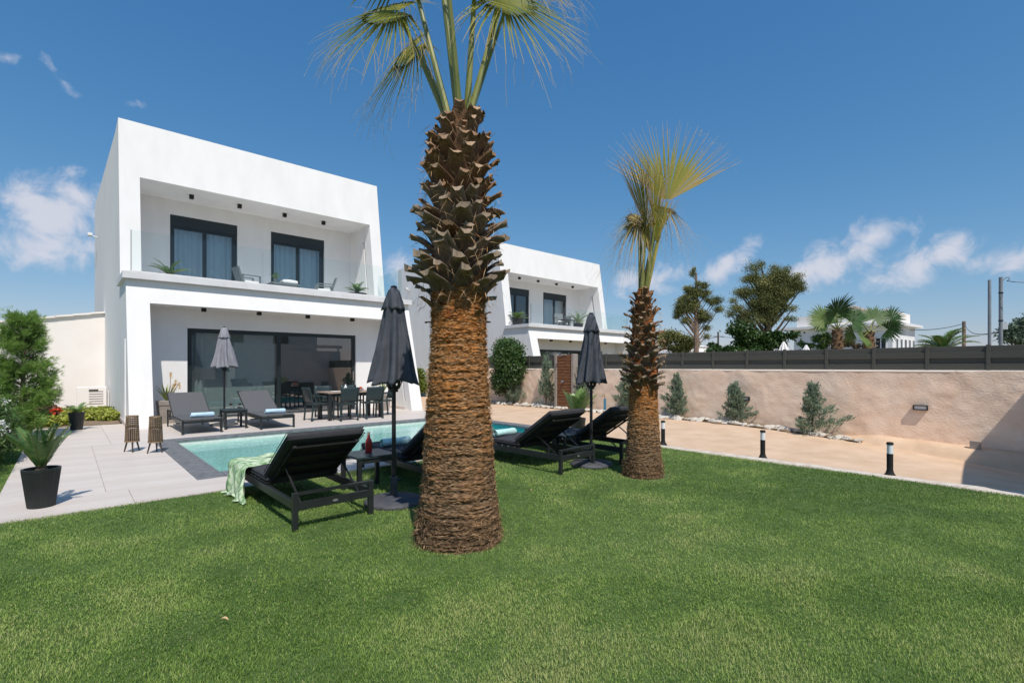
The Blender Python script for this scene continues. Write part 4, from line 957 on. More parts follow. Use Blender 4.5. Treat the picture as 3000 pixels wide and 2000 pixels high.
# pinnate leaves (cycads, date palm)
def pinnate(rg,az,L,e0,e1,nl,ll,lw,twist=0):
    ts=np.linspace(0,1,14); el=np.radians(e0+(e1-e0)*ts**1.2); dx=np.cumsum(np.cos(el))/14*L; dz=np.cumsum(np.sin(el))/14*L
    P=np.stack([dx*np.cos(az),dx*np.sin(az),dz],1); P=np.vstack([[0,0,0],P]); T=unit(np.gradient(P,axis=0))
    q=np.linspace(.16,.985,nl); i=q*14; i0=np.clip(i.astype(int),0,13); f=(i-i0)[:,None]; p=P[i0]*(1-f)+P[i0+1]*f; t=unit(T[i0]*(1-f)+T[i0+1]*f)
    hz=np.array([-math.sin(az),math.cos(az),0]); nrm=unit(np.cross(t,np.tile(hz,(nl,1)))*-1); nrm*=np.where(nrm[:,2:]<0,-1,1)
    Vs=[];
    for sg in (-1,1):
        l=ll*np.sin(np.clip(q*1.08,0,1)*math.pi*.86+.25)**.6*rg.uniform(.9,1.1,nl); d=unit(t*.75+sg*hz*.95+nrm*.42+rg.normal(0,.05,(nl,3)))
        w=unit(np.cross(d,nrm))*lw; V=np.empty((nl,4,3)); V[:,0]=p; V[:,1]=p+d*l[:,None]*.4+w; V[:,2]=p+d*l[:,None]-np.array([0,0,.10])*l[:,None]; V[:,3]=p+d*l[:,None]*.4-w; Vs.append(V)
    V=np.concatenate(Vs); return V.reshape(-1,3),np.arange(len(V)*4).reshape(-1,4),P
def cycad(parent,n,L,e,seed,m='cycad',nl=30,ll=.11,lw=.006,base=(0,0,0),trunk=.05,curve=-35,azs=None,shift=.0):
    rg=np.random.default_rng(seed)
    MB().lathe([(trunk,-.06),(trunk*1.1,.02),(trunk*.7,.06),(.0001,.07)],12).build('caudex','bark_dark',parent,loc=base)
    for k in range(n):
        az=(k*2.39996+rg.uniform(-.2,.2)) if azs is None else azs[k]; l=L*rg.uniform(.85,1.1); e0=rg.uniform(*e); V,F,P=pinnate(rg,az,l,e0,e0+curve,nl,ll,lw)
        s=np.repeat(np.clip(rg.uniform(.25,.6)+rg.normal(0,.12,len(F))+shift,0,1),4)
        fr=mesh_np('frond',V,F,m,parent,attr=s,loc=base); MB().tube(list(P[::2]),[.007*(L/.5)*(1-.8*i/len(P[::2])) for i in range(len(P[::2]))],5).build('midrib','petiole',fr)
t=thing('potted_cycad','cycad in a ribbed black pot at the left edge of the terrace','potted plant',(-.19,6.83,0)); tub(t,.105,.150,.385,rib=44); cycad(t,11,.52,(56,82),3,base=(0,0,.34),nl=46,ll=.105,lw=.0055,curve=-16,azs=[-1.0,-.35,.35,1.3,2.2,2.9,3.7,4.5,-1.6,.0,5.4])
t=thing('potted_cycad','small cycad in a smooth black pot by the flower bed','potted plant',(.16,14.60,0)); tub(t,.105,.145,.385); cycad(t,9,.34,(35,75),5,base=(0,0,.35),nl=26,ll=.08,lw=.006,curve=-30)
for i,(x,y,s,lab) in enumerate(((2.0,15.75,1.0,'larger cycad in a dark bowl on the villa balcony, left end'),(7.05,15.35,.8,'smaller cycad in a dark bowl on the villa balcony, right end'))):
    t=thing('cycad_bowl',lab,'potted plant',(x,y,3.652)); MB().lathe([(.10,0),(.26,.06),(.32,.15),(.30,.15),(.0001,.12)],28).build('bowl','pot_black',t,smooth=True)
    cycad(t,16,.56*s,(20,75),8+i,base=(0,0,.16),nl=26,ll=.10,lw=.008,curve=-45,trunk=.07)
t=thing('balcony_plant','small leafy plant in a grey pot on the villa balcony','potted plant',(4.82,16.28,3.995)); MB().lathe([(.05,0),(.07,.13),(.0001,.12)],16).build('pot','seatgrey',t); cycad(t,9,.22,(40,80),12,base=(0,0,.13),nl=12,ll=.06,lw=.007,trunk=.02)
X,Y=gpt(1692,9.8); t=thing('potted_palm','young palm in a dark pot at the pool corner','potted plant',(X,Y,0)); tub(t,.12,.165,.38); cycad(t,13,.62,(55,85),21,base=(0,0,.34),nl=26,ll=.22,lw=.011,curve=-18,shift=.25)
for px,Y,lab,fl in ((1.84,14.86,'tall taupe planter with flowering aloe beside the white pillar',True),(7.55,14.55,'taupe planter with bare stemmed plant by the right villa leg',False)):
    t=thing('planter',lab,'planter',(px,Y,0)); a,b=.15,.19; mb=MB(); mb.add([(-a,-a,0),(a,-a,0),(a,a,0),(-a,a,0),(-b,-b,.44),(b,-b,.44),(b,b,.44),(-b,b,.44)],[(0,3,2,1),(0,1,5,4),(1,2,6,5),(2,3,7,6),(3,0,4,7)]); mb.build('pot','taupe',t)
    MB().box(-b-.012,b+.012,-b-.012,b+.012,.45,.56,bev=.006).build('rim','taupe',t)
    rg=np.random.default_rng(2); 
    for k in range(16):
        a=k*2.4; e=rg.uniform(.9,1.4); L=rg.uniform(.35,.58); V=[];F=[]; A=[]
        for j in range(6):
            s=j/5; r=math.cos(e)*L*s+.10*s*s*L; z=.55+math.sin(e)*L*s-.05*s*s; w=.030*(1-s)**.7+.002; c=np.array([r*math.cos(a),r*math.sin(a),z]); sd=np.array([-math.sin(a),math.cos(a),0])*w
            V+= [c-sd,c+np.array([math.cos(a)*.012,math.sin(a)*.012,-.012])*(1-s),c+sd]; A+=[.2+.5*s]*3
        for j in range(5): F+= [(j*3,j*3+1,j*3+4,j*3+3),(j*3+1,j*3+2,j*3+5,j*3+4)]
        mesh_np('leaf',V,F,'aloe',t,attr=np.clip(np.array(A)+rg.normal(0,.1),0,1),smooth=True)
    if fl:
        for k,(dx,dy,h) in enumerate(((.10,.05,1.28),(.20,.0,1.10),(.28,.02,1.02),(.14,-.1,1.0))):
            st=MB().tube([(dx*.2,dy*.2,.6),(dx*.8,dy,.9),(dx,dy,h)],[.009,.007,.004],5).build('flower_stalk','bark',t)
            q=rg.random(60); P=np.stack([dx+rg.normal(0,.014,60),dy+rg.normal(0,.014,60),h-.02-.15*q],1); V,F=blades(P,unit(np.stack([rg.normal(0,1,60),rg.normal(0,1,60),-np.ones(60)*.8],1)),np.full(60,.035),np.full(60,.007),rg); mesh_np('flower','' if False else V,F,'petal_yellow',st)

# ---------------- the two big palms
def trunk_mesh(parent,prof,nz,nt,seed,amp=.02,shade=None):
    zs=np.linspace(prof[0][0],prof[-1][0],nz); r=np.interp(zs,[p[0] for p in prof],[p[1] for p in prof]); th=np.linspace(0,2*np.pi,nt,endpoint=False)
    T,Z=np.meshgrid(th,zs); cx,cy=np.cos(T),np.sin(T)
    wav=.012*(fbm(cx*2.2,cy*2.2,Z*1.2,o=3,seed=seed)-.5)
    Zw=Z+wav*1.5
    ring=.5*fbm(cx*2.2+5,cy*2.2,Zw*40,o=3,seed=seed+1)+.5*(1-np.abs(2*vn(cx*1.3,cy*1.3,Zw*34,seed=seed+9)-1)); fine=fbm(cx*14,cy*14,Zw*95,o=3,seed=seed+2); lump=fbm(cx*2.0,cy*2.0,Z*2.4,o=3,seed=seed+3)
    d=amp*(1.9*(ring-.47)+1.0*(fine-.47))+.035*(lump-.47)
    base=np.clip(1-(Z-prof[0][0])/.25,0,1); d+=base*.03*(fbm(cx*7,cy*7,Z*9,o=3,seed=seed+5)-.45)
    Rr=np.repeat(r[:,None],nt,1)+d
    V=np.stack([Rr*cx,Rr*cy,Z],-1).reshape(-1,3); i=np.arange((nz-1)*nt); a=i//nt; b=i%nt; F=np.stack([a*nt+b,a*nt+(b+1)%nt,(a+1)*nt+(b+1)%nt,(a+1)*nt+b],1)
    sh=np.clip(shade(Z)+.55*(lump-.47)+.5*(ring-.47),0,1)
    return mesh_np('trunk',V,F,'trunkfibre',parent,attr=sh.ravel(),smooth=True),lambda z:np.interp(z,zs,r)
def fibres(parent,rf,z0,z1,n,seed,shade,horiz=True,length=(.025,.070),out=.008):
    rg=np.random.default_rng(seed); z=rg.uniform(z0,z1,n); a=rg.uniform(0,2*np.pi,n); r=rf(z)+rg.uniform(-.004,out,n); P=np.stack([r*np.cos(a),r*np.sin(a),z],1)
    tan=np.stack([-np.sin(a),np.cos(a),0*a],1)*rg.choice([-1,1],n)[:,None]; o=np.stack([np.cos(a),np.sin(a),0*a],1)
    Dv=unit(tan*(1.0 if horiz else .35)+o*rg.uniform(.02,.45,n)[:,None]+np.array([0,0,1.])*rg.normal(-.03 if horiz else -.4,.09 if horiz else .5,n)[:,None])
    L=rg.uniform(*length,n); V,F=blades(P,Dv,L,rg.uniform(.0010,.0026,n),rg,bend=.08); s=np.clip(shade(z)+rg.normal(0,.2,n),0,1)
    return tag(mesh_np('fibre',V,F,'fibre',parent,attr=np.repeat(s,4)),kind='stuff')
def boot_mesh(seed,m,l=.235,w0=.125,w1=.046,f0=30,f1=82,rcore=.22):
    rg=np.random.default_rng(seed); rows,cols=5,4; us=np.linspace(-1,1,cols); V=[];A=[];F=[]
    ph=np.radians(np.linspace(f0,f1*rg.uniform(.85,1.15),rows)); dy=np.concatenate([[0],np.cumsum(np.sin(ph[:-1])*l/(rows-1))]); dz=np.concatenate([[0],np.cumsum(np.cos(ph[:-1])*l/(rows-1))]); sk=rg.uniform(-.03,.03)
    for sidek in (0,1):
        for j in range(rows):
            s=j/(rows-1); w=w0*(1-s)**1.4+w1*(1-(1-s)**1.4); th=.010+.012*s; nrm=np.array([0,math.cos(ph[j]),-math.sin(ph[j])])
            for u in us:
                cup=-(u*w)**2/(2*rcore)*(1-s)+.020*u*u*s; c=np.array([u*w+sk*s,dy[j]+cup,dz[j]+(.03*abs(u)*(s>.9)*rg.uniform(-1,1))]); ofs=nrm*th*(1-.75*abs(u)**3)*(1 if sidek==0 else -.6); V.append(c+ofs); A.append(np.clip(.08+.35*s+rg.normal(0,.12)+.2*(s>.7),0,.75))
    o=rows*cols
    for j in range(rows-1):
        for i in range(cols-1): a=j*cols+i; F+= [(a,a+cols,a+cols+1,a+1),(o+a,o+a+1,o+a+cols+1,o+a+cols)]
        F+= [(j*cols,o+j*cols,o+(j+1)*cols,(j+1)*cols),(j*cols+cols-1,(j+1)*cols+cols-1,o+(j+1)*cols+cols-1,o+j*cols+cols-1)]
    b=len(V); last=[(rows-1)*cols+i for i in range(cols)]; V+= [V[i] for i in last]+[V[o+i] for i in last]; A+=[rg.uniform(.55,.88)]*(2*cols)
    for i in range(cols-1): F.append((b+i,b+i+1,b+cols+i+1,b+cols+i))
    return mesh_np('leaf_base',V,F,m,attr=A,mesh_only=True)
def boots(trunk,core,z0,z1,n,seed,meshes_lo,meshes_hi,zc,sc=(1,1),exclude=None):
    rg=np.random.default_rng(seed)
    for k in range(n):
        f=k/(n-1); z=z0+(z1-z0)*f+rg.uniform(-.02,.02); a=k*2.39996+rg.uniform(-.12,.12); r=core(z)*.94; ms=meshes_lo if z<zc+rg.uniform(-.25,.25) else meshes_hi
        s=(sc[0]+(sc[1]-sc[0])*f)*rg.uniform(.70,1.2); tilt=-.42*f+.16*(1-f)+rg.normal(0,.16)
        o=link('leaf_base',ms[rg.integers(len(ms))],None,trunk); o.matrix_basis=Matrix.Translation((r*math.cos(a),r*math.sin(a),z))@Matrix.Rotation(a-math.pi/2,4,'Z')@Matrix.Rotation(-tilt,4,'X')@Matrix.Rotation(rg.normal(0,.16),4,'Y')@Matrix.Diagonal((s*rg.uniform(.85,1.15),s,s,1))
def fan_leaf(hub,axis,normal,R,n,span,rg,join=.5,grav=.35,cup=.12,s0=.3,s1=.85,fold=.4,threads=.5,edge=0.,wmul=1.,thl=(.12,.35),tp=.75):
    hub=np.array(hub,float); ax=unit(axis); nm=np.array(normal,float); nm=unit(nm-ax*np.dot(nm,ax)); sd=np.cross(ax,nm); st=np.array([.03,.2,.38,join,.66,.8,.91,1.0]); V=[];F=[];A=[]
    dth=span/n
    for i in range(n):
        a=span*((i+.5)/n-.5)+rg.normal(0,.012); L=R*(.80+.20*math.cos(a*.8))*rg.uniform(.93,1.06); d=math.cos(a)*ax+math.sin(a)*sd; w=-math.sin(a)*ax+math.cos(a)*sd
        g=grav*rg.uniform(.55,1.25); b=len(V); yel=edge*abs(a/(span/2))**2; ca=s0+rg.normal(0,.05)+yel; bend=rg.normal(0,.05)
        for s in st:
            hw=s*L*math.tan(dth/2) if s<=join else join*L*math.tan(dth/2)*max(0,1-(s-join)/(1.001-join))**tp
            hw=hw*wmul+.0012
            p=hub+d*s*L+nm*(cup*s*s*L)+w*bend*max(0,s-join)*L; dr=max(0,s-join*.75); p=p+np.array([0,0,-1.])*g*L*dr**1.45-d*(g*L*.35*dr**2.2)
            V+= [p-w*hw,p+nm*fold*hw,p+w*hw]; tipc=np.clip((s-.62)/.38,0,1); A+=[min(1,max(0,ca+(s1-ca)*tipc**1.2))]*3
        for j in range(len(st)-1):
            q=b+j*3; F+= [(q,q+1,q+4,q+3),(q+1,q+2,q+5,q+4)]
        if rg.random()<threads:
            for _ in range(rg.integers(1,3)):
                p=np.array(V[b+3*rg.integers(4,7)+1]); dd=unit(d*rg.uniform(.1,.9)+rg.normal(0,.3,3)+np.array([0,0,-.35])); l=R*rg.uniform(*thl); c=len(V); ww=w*.0013
                for q in range(4):
                    pp=p+dd*l*q/3+np.array([0,0,-1.])*l*.55*(q/3)**2+rg.normal(0,.01*R,3)*q/3; V+= [pp-ww,pp+nm*.0012,pp+ww]; A+=[.84]*3
                for j in range(3):
                    e=c+j*3; F+= [(e,e+1,e+4,e+3),(e+1,e+2,e+5,e+4)]
    return np.array(V),np.array(F),np.array(A)
def at(px,py,D,org):
    p=np.array([0,0,CAMH])+D*(FW+(px-1500)/1440*RT+np.array([0,0,1.])*(1074-py)/1440); return p-np.array(org)
def frond(parent,org,root,hub,rg,R,n,span,axis,normal,m='palmfan',pm='petiole',r0=.03,r1=.011,sag=.0,**kw):
    root=np.array(root,float); hub=np.array(hub,float); V,F,A=fan_leaf(hub,axis,normal,R,n,span,rg,**kw); fr=mesh_np('frond',V,F,m,parent,attr=A)
    mid=(root+hub)/2+np.array([0,0,sag]); ts=np.linspace(0,1,9); pts=[(1-q)**2*root+2*q*(1-q)*mid+q*q*hub for q in ts]
    MB().tube(pts,[r0+(r1-r0)*q for q in ts],8).build('petiole',pm,fr,smooth=True); return fr
# big palm
O1=(2.385,3.285,0.); P1=thing('fan_palm','big fan palm with a thick shaggy trunk in the middle of the lawn','palm tree',O1)
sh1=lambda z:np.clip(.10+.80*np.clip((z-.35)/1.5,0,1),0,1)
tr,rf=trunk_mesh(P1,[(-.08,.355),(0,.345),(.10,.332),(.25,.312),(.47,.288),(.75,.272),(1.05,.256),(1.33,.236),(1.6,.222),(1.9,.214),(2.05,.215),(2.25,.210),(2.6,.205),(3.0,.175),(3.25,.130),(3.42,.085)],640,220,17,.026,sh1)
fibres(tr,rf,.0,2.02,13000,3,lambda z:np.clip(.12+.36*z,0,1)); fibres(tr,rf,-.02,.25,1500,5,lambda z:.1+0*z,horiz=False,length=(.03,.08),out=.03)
BH_=[boot_mesh(i,'boot') for i in range(6)]; BL_=[boot_mesh(20+i,'bootgrey') for i in range(6)]
boots(tr,rf,1.76,1.97,20,22,BH_,BH_,0,(.42,.66)); boots(tr,rf,1.96,3.34,168,2,BL_,BH_,2.55,(.98,.80))
fibres(tr,lambda z:rf(z)+.06,1.9,3.4,700,8,lambda z:.5+0*z,horiz=False,length=(.05,.16),out=.07)
rg=np.random.default_rng(77); FV=np.array(FW); top=np.array([0,0,3.52])
def vw(x,y,z): return x*RT+y*FV+np.array([0,0,z])       # picture-right, away, up
T1=[np.array([0,0,3.36])+vw(dx,dy,0) for dx,dy in ((-.06,-.03),(.02,-.05),(.06,0),(-.07,.04),(-.05,.08),(.02,.06))]
frond(P1,O1,T1[0],at(1190,-135,4.0,O1),rg,.72,36,3.9,vw(-.5,-.2,.8),vw(-.5,-.8,-.4),grav=.5,s0=.28,join=.40,tp=1.3)
frond(P1,O1,T1[1],at(1302,0,3.95,O1),rg,.80,38,3.0,vw(.05,.35,.95),vw(0,-.95,.35),grav=.30,s0=.32,r0=.04,r1=.024,join=.42,tp=1.3)
frond(P1,O1,T1[2],at(1470,-6,4.15,O1),rg,.80,54,4.7,vw(.80,.1,-.25),vw(.2,-.80,.5),grav=.62,s0=.40,edge=.22,threads=.95,r0=.030,r1=.014,join=.34,tp=1.2)
frond(P1,O1,T1[3],at(1162,34,4.2,O1),rg,.80,54,4.7,vw(-.9,.1,-.10),vw(-.2,-.75,.6),grav=.75,s0=.42,threads=.95,sag=.08,edge=.22,join=.34,tp=1.2)
frond(P1,O1,T1[4],at(1216,140,4.55,O1),rg,.70,50,4.8,vw(-.75,.3,-.45),vw(-.2,-.75,.6),grav=.85,s0=.60,s1=.95,threads=.95,sag=.12,pm='petiole_yellow',r0=.022,join=.32,tp=1.2)
frond(P1,O1,T1[2],at(1405,-250,4.0,O1),rg,.85,36,4.0,vw(.5,-.3,.9),vw(.5,-.7,-.3),grav=.4,s0=.25,join=.42)
frond(P1,O1,T1[1],at(1290,-300,3.6,O1),rg,.8,34,3.6,vw(-.2,-.5,.9),vw(0,-.9,-.4),grav=.3,s0=.25,join=.42)
frond(P1,O1,T1[2],at(1510,-60,4.6,O1),rg,.72,46,4.6,vw(.85,.2,.05),vw(.1,-.6,.75),grav=.7,s0=.55,edge=.25,threads=.95,r0=.022,r1=.012,join=.34,tp=1.2)
# smaller palm
O2=(5.565,3.60,0.); P2=thing('fan_palm','smaller fan palm with a thin tuft of pale fronds, right of centre','palm tree',O2)
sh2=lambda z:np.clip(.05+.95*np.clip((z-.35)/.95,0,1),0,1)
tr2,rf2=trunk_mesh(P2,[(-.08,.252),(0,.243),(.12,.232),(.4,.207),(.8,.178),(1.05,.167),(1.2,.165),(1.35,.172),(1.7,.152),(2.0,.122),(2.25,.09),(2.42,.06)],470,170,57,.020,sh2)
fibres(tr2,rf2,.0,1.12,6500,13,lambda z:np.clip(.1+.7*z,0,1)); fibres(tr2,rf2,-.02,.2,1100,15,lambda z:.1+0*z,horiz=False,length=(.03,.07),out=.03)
boots(tr2,rf2,1.10,2.30,124,12,BL_,BH_,1.75,(.74,.54)); boots(tr2,rf2,.98,1.12,12,32,BH_,BH_,0,(.4,.5))
fibres(tr2,lambda z:rf2(z)+.05,1.1,2.3,500,18,lambda z:.6+0*z,horiz=False,length=(.04,.13),out=.06)
T2=[np.array([0,0,2.34])+vw(dx,dy,0) for dx,dy in ((-.03,-.02),(.02,-.02),(.04,.02),(-.04,.02),(0,.04))]
frond(P2,O2,T2[2],at(1955,590,6.35,O2),rg,1.12,44,2.05,vw(.10,.1,1),vw(-.15,-1,.08),grav=.09,cup=.05,s0=.56,s1=.97,edge=.30,threads=.6,pm='petiole_yellow',r0=.028,r1=.012,join=.44,thl=(.06,.16),tp=2.2)
frond(P2,O2,T2[0],at(1893,668,6.35,O2),rg,1.0,30,.55,vw(-.13,0,1),vw(-.8,-.7,0),grav=.06,cup=.16,s0=.66,s1=.98,edge=.25,threads=.8,pm='petiole',r0=.026,fold=1.6,thl=(.08,.2),tp=1.3)
frond(P2,O2,T2[3],at(1880,650,6.5,O2),rg,.62,30,4.2,vw(-.5,.2,.0),vw(-.6,-.3,.7),grav=1.1,cup=-.1,s0=.74,s1=1.,threads=.95,r0=.02,thl=(.3,.6),join=.25,tp=1.5)
frond(P2,O2,T2[1],at(1918,660,6.25,O2),rg,.86,26,.6,vw(-.02,-.1,1),vw(.3,-.9,0),grav=.10,cup=.1,s0=.62,s1=1.,threads=.95,r0=.026,fold=1.5,edge=.3,thl=(.15,.4),tp=1.6)
frond(P2,O2,T2[4],at(1938,605,6.6,O2),rg,.60,30,3.8,vw(.75,.2,-.05),vw(.3,-.3,.8),grav=1.1,cup=-.1,s0=.82,s1=1.0,threads=.95,r0=.018,thl=(.3,.6),join=.22,tp=1.6)

frond(P2,O2,T2[0],at(1902,742,6.4,O2),rg,.74,26,.75,vw(-.05,0,1),vw(-.4,-.9,0),grav=.10,cup=.1,s0=.70,s1=1.,threads=.95,r0=.022,fold=1.5,edge=.2,thl=(.25,.55),tp=1.5)
frond(P2,O2,T2[1],at(1922,712,6.3,O2),rg,.66,26,.85,vw(.04,-.1,1),vw(.2,-.95,0),grav=.12,cup=.1,s0=.55,s1=.98,threads=.95,r0=.022,fold=1.4,edge=.3,thl=(.25,.55),tp=1.5)
frond(P2,O2,T2[3],at(1872,640,6.45,O2),rg,.50,28,4.4,vw(-.7,-.2,.1),vw(-.3,-.7,.6),grav=1.2,cup=-.1,s0=.80,s1=1.,threads=.95,r0=.016,thl=(.4,.8),join=.25,tp=1.5)
# ---------------- left border: young pine, flowering shrub, flower bed
def near_pine():
    X,Y=-.65,13.5; t=thing('young_pine','bright green young pine at the left edge of the terrace','pine tree',(X,Y,0)); rg=np.random.default_rng(31)
    MB().tube([(0,0,-.1),(.02,0,1.2),(.03,0,2.36)],[.06,.035,.006],8).build('trunk','bark',t)
    br=[]; V=[];F=[];A=[]
    lim=MB()
    for k in range(96):
        h=.14+2.12*rg.random()**.95; a=k*2.4+rg.uniform(-.3,.3); L=(.58*(1-h/2.55)**.6)*rg.uniform(.75,1.15)+.08; e=.25+.6*(h/2.4); p0=np.array([.02,0,h]); p1=p0+L*np.array([math.cos(a)*math.cos(e),math.sin(a)*math.cos(e),math.sin(e)]); lim.tube([p0,p1],[.012,.004],4,cap=False)
        m=int(20+70*L); q=np.clip(rg.random(m)**.6,0,1); c=p0+(p1-p0)*(.2+.8*q)[:,None]+rg.normal(0,.05,(m,3))
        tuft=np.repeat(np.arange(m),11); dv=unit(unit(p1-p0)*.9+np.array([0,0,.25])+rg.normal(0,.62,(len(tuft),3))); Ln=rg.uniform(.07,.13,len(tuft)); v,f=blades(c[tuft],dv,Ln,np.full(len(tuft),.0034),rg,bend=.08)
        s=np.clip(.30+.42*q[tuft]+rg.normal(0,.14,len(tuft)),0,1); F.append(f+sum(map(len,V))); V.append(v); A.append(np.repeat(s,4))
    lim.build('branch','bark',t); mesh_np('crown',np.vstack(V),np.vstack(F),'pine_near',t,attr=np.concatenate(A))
near_pine()
def shrub(label,loc,blobs,n,seed,flowers=0,size=.085,m='leaf',el=4.):
    t=bush('shrub',label,'shrub',loc,blobs,n,size,m,seed,el=el,sh=(.1,1.1)); rg=np.random.default_rng(seed+1)
    if flowers:
        V=[];F=[]
        for k in range(flowers):
            b=blobs[rg.integers(len(blobs))]; d=unit(rg.normal(size=3)+np.array([.35,-.75,.35])); c=np.array(b[0])+d*np.array(b[1])*1.02
            for j in range(11):
                p=c+rg.normal(0,.028,3); nd=unit(d+rg.normal(0,.5,3)); 
                for q in range(5):
                    a=q*1.2566+rg.random(); u=unit(np.cross(nd,rg.normal(size=3))); w=np.cross(nd,u); e=u*math.cos(a)+w*math.sin(a); sdv=np.cross(nd,e)*.007; i=len(V); V+= [p,p+e*.012+sdv,p+e*.024,p+e*.012-sdv]; F.append((i,i+1,i+2,i+3))
        mesh_np('flower',V,F,'petal_white',t)
    return t
shrub('white flowering shrub in the border left of the terrace',(-.86,10.6,0),[((0,0,.55),(.32,.5,.42)),((-.2,.5,.6),(.35,.4,.4)),((.0,-.45,.4),(.3,.4,.35))],7000,5,flowers=26)
shrub('dark green border shrub between the pine and the lawn',(-1.05,12.0,0),[((0,0,.5),(.45,.6,.5)),((-.3,-.9,.45),(.5,.6,.45)),((.1,.8,.4),(.4,.5,.4))],9000,15,m='pine_near',el=8)
shrub('feathery light green shrub at the left edge of the photo',(-1.15,9.2,0),[((0,0,.55),(.45,.6,.55)),((-.3,.7,.7),(.5,.6,.6))],9000,25,m='pine_near',el=9,size=.12)
shrub('tall feathery shrub behind the pine at the left edge',(-1.6,14.6,0),[((0,0,1.0),(.7,.8,.9)),((-.4,.3,1.5),(.6,.6,.6))],9000,35,m='pine_near',el=9,size=.13)
fb=tag(MB().box(-.54,.98,15.42,21.5,-.3,.02).build('flower_bed','earth'),kind='structure')
rg=np.random.default_rng(61)
bl=[((x,y,.12),(.22,.24,.15)) for x,y in [(rg.uniform(-.3,.85),rg.uniform(15.6,18.5)) for _ in range(34)]]
tag(leaf_cloud('ground_cover',None,bl,15000,.075,'brightleaf',rg,el=1.5,up=.8),'yellow green leafy ground cover in the flower bed','ground cover',kind='stuff')
bush('red_plant','dark red leaved plant with an orange flower in the flower bed','plant',(-.36,16.0,0),[((0,0,.32),(.22,.3,.24)),((-.1,.3,.4),(.25,.25,.25))],900,.10,'redleaf',63,el=1.6)
for k in range(2):
    t=thing('orange_flower','orange red flower in the bed beside the black pot, %s one'%('front' if k==0 else 'rear'),'flower',(-.24+.1*k,15.72+.35*k,0)); rg=np.random.default_rng(k); V,F=blades(np.array([0,0,.36])+rg.normal(0,.03,(40,3)),unit(rg.normal(size=(40,3))+np.array([0,-.5,.4])),np.full(40,.07),np.full(40,.02),rg); mesh_np('petal',V,F,'petal_red',t); MB().tube([(0,0,0),(0,0,.35)],.006,5).build('stem','petiole',t)
ac=thing('air_conditioner','cream air conditioner unit at the foot of the cream wall','air conditioner',(.62,19.9,0)); MB().box(-.40,.30,-.02,.30,.12,.78,bev=.012).build('casing','stucco_cream',ac)
for k in range(6): MB().box(-.12,.22,-.032,-.021,.26+k*.075,.275+k*.075).build('grille_bar','taupe',ac)
MB().box(-.12,.1,-.034,-.021,.66,.70).build('badge_slot','fitting',ac)
MB().tube([(.34,.1,0),(.34,.1,.62),(.26,.1,.68)],.03,8).build('pipe','white_paint',ac)

rg=np.random.default_rng(91)
for k,(x,y,lab) in enumerate(((3.83,3.9,'small pale scrap of palm fibre on the lawn between the palms'),(.62,3.05,'curled dry brown leaf on the lawn, lower left'))):
    V=[];F=[]
    for i in range(6):
        s_=i/5; w=.008*math.sin(math.pi*(.12+.8*s_)); V+= [(s_*.045,-w,.026+.012*math.sin(3*s_)),(s_*.045,0,.020+.012*math.sin(3*s_)),(s_*.045,w,.028+.012*math.sin(3*s_))]
    for i in range(5): F+= [(i*3,i*3+1,i*3+4,i*3+3),(i*3+1,i*3+2,i*3+5,i*3+4)]
    tag(mesh_np('fallen_leaf',V,F,'fibre',None,attr=[.6]*18,loc=(x,y,0),rot=(0,0,rg.uniform(0,6))),lab,'leaf')
# ------------------------------------------------------------------ beyond the fence
def wpt(px,py,D): p=np.array([0,0,CAMH])+D*(FW+(px-1500)/1440*RT+np.array([0,0,1.])*(1074-py)/1440); return tuple(float(v) for v in p)
def far_tree(name,label,px,D,blobs_px,n,size,m,seed,trunk=None,el=2.4,cat='tree',sh=(0,1),bark='bark_dark',shell=.0,gauss=True):
    x,y=gpt(px,D); t=thing(name,label,cat,(x,y,0)); rg=np.random.default_rng(seed); k=D/1440; B=[]
    for bx,by,rx,ry in blobs_px:
        c=np.array(wpt(bx,by,D))-np.array([x,y,0]); c=c+FW*rg.uniform(-.6,.6)*rx*k; B.append((tuple(c),(rx*k*.86,rx*k*.86,ry*k*.86)))
    if trunk:
        tx,ty,tw=trunk; tp=np.array(wpt(tx,ty,D))-np.array([x,y,0]); MB().tube([(0,0,-.3),tuple((tp*np.array([.5,.5,.5]))),tuple(tp)],[tw*k*.6,tw*k*.45,tw*k*.15],8).build('trunk',bark,t)
        lb=MB()
        for c,r in B:
            s=np.array([tp[0],tp[1],0])*np.clip(c[2]/max(tp[2],.1),0,1); z0=min(max(c[2]-1.1*math.hypot(c[0]-s[0],c[1]-s[1])-.3,tp[2]*.35),tp[2]*.97); s=tp*(z0/tp[2]); lb.tube([s,(s+np.array(c))/2+np.array([0,0,-.1]),c],[tw*k*.20,tw*k*.12,tw*k*.04],5,cap=False)
        lb.build('limb',bark,t)
    leaf_cloud('crown',t,B,n,size,m,rg,el=el,sh=sh,shell=shell,gauss=gauss); return t
r=random.Random(8)
def scatter(cx,cy,rx,ry,n,s0,s1,r): 
    out=[]
    while len(out)<n:
        a,b=r.uniform(-1,1),r.uniform(-1,1)
        if a*a+b*b>1: continue
        q=r.uniform(s0,s1); out.append((cx+a*rx,cy+b*ry,q,q*r.uniform(.55,.8)))
    return out
far_tree('pine_tree','slender open pine with a bare trunk behind the fence',2040,42,
   scatter(2038,835,28,38,9,9,15,r)+scatter(2035,880,52,40,16,10,17,r)+scatter(2025,915,60,28,12,9,15,r)+[(2100,880,17,12),(2108,905,14,10),(1990,910,15,10),(1985,925,12,8),(2060,935,16,10),(2072,960,11,9),(2070,985,9,8),(2030,800,9,10),(2032,790,6,8)],34000,.13,'pine_far',2,(2040,800,15),el=3.2,bark='bark')
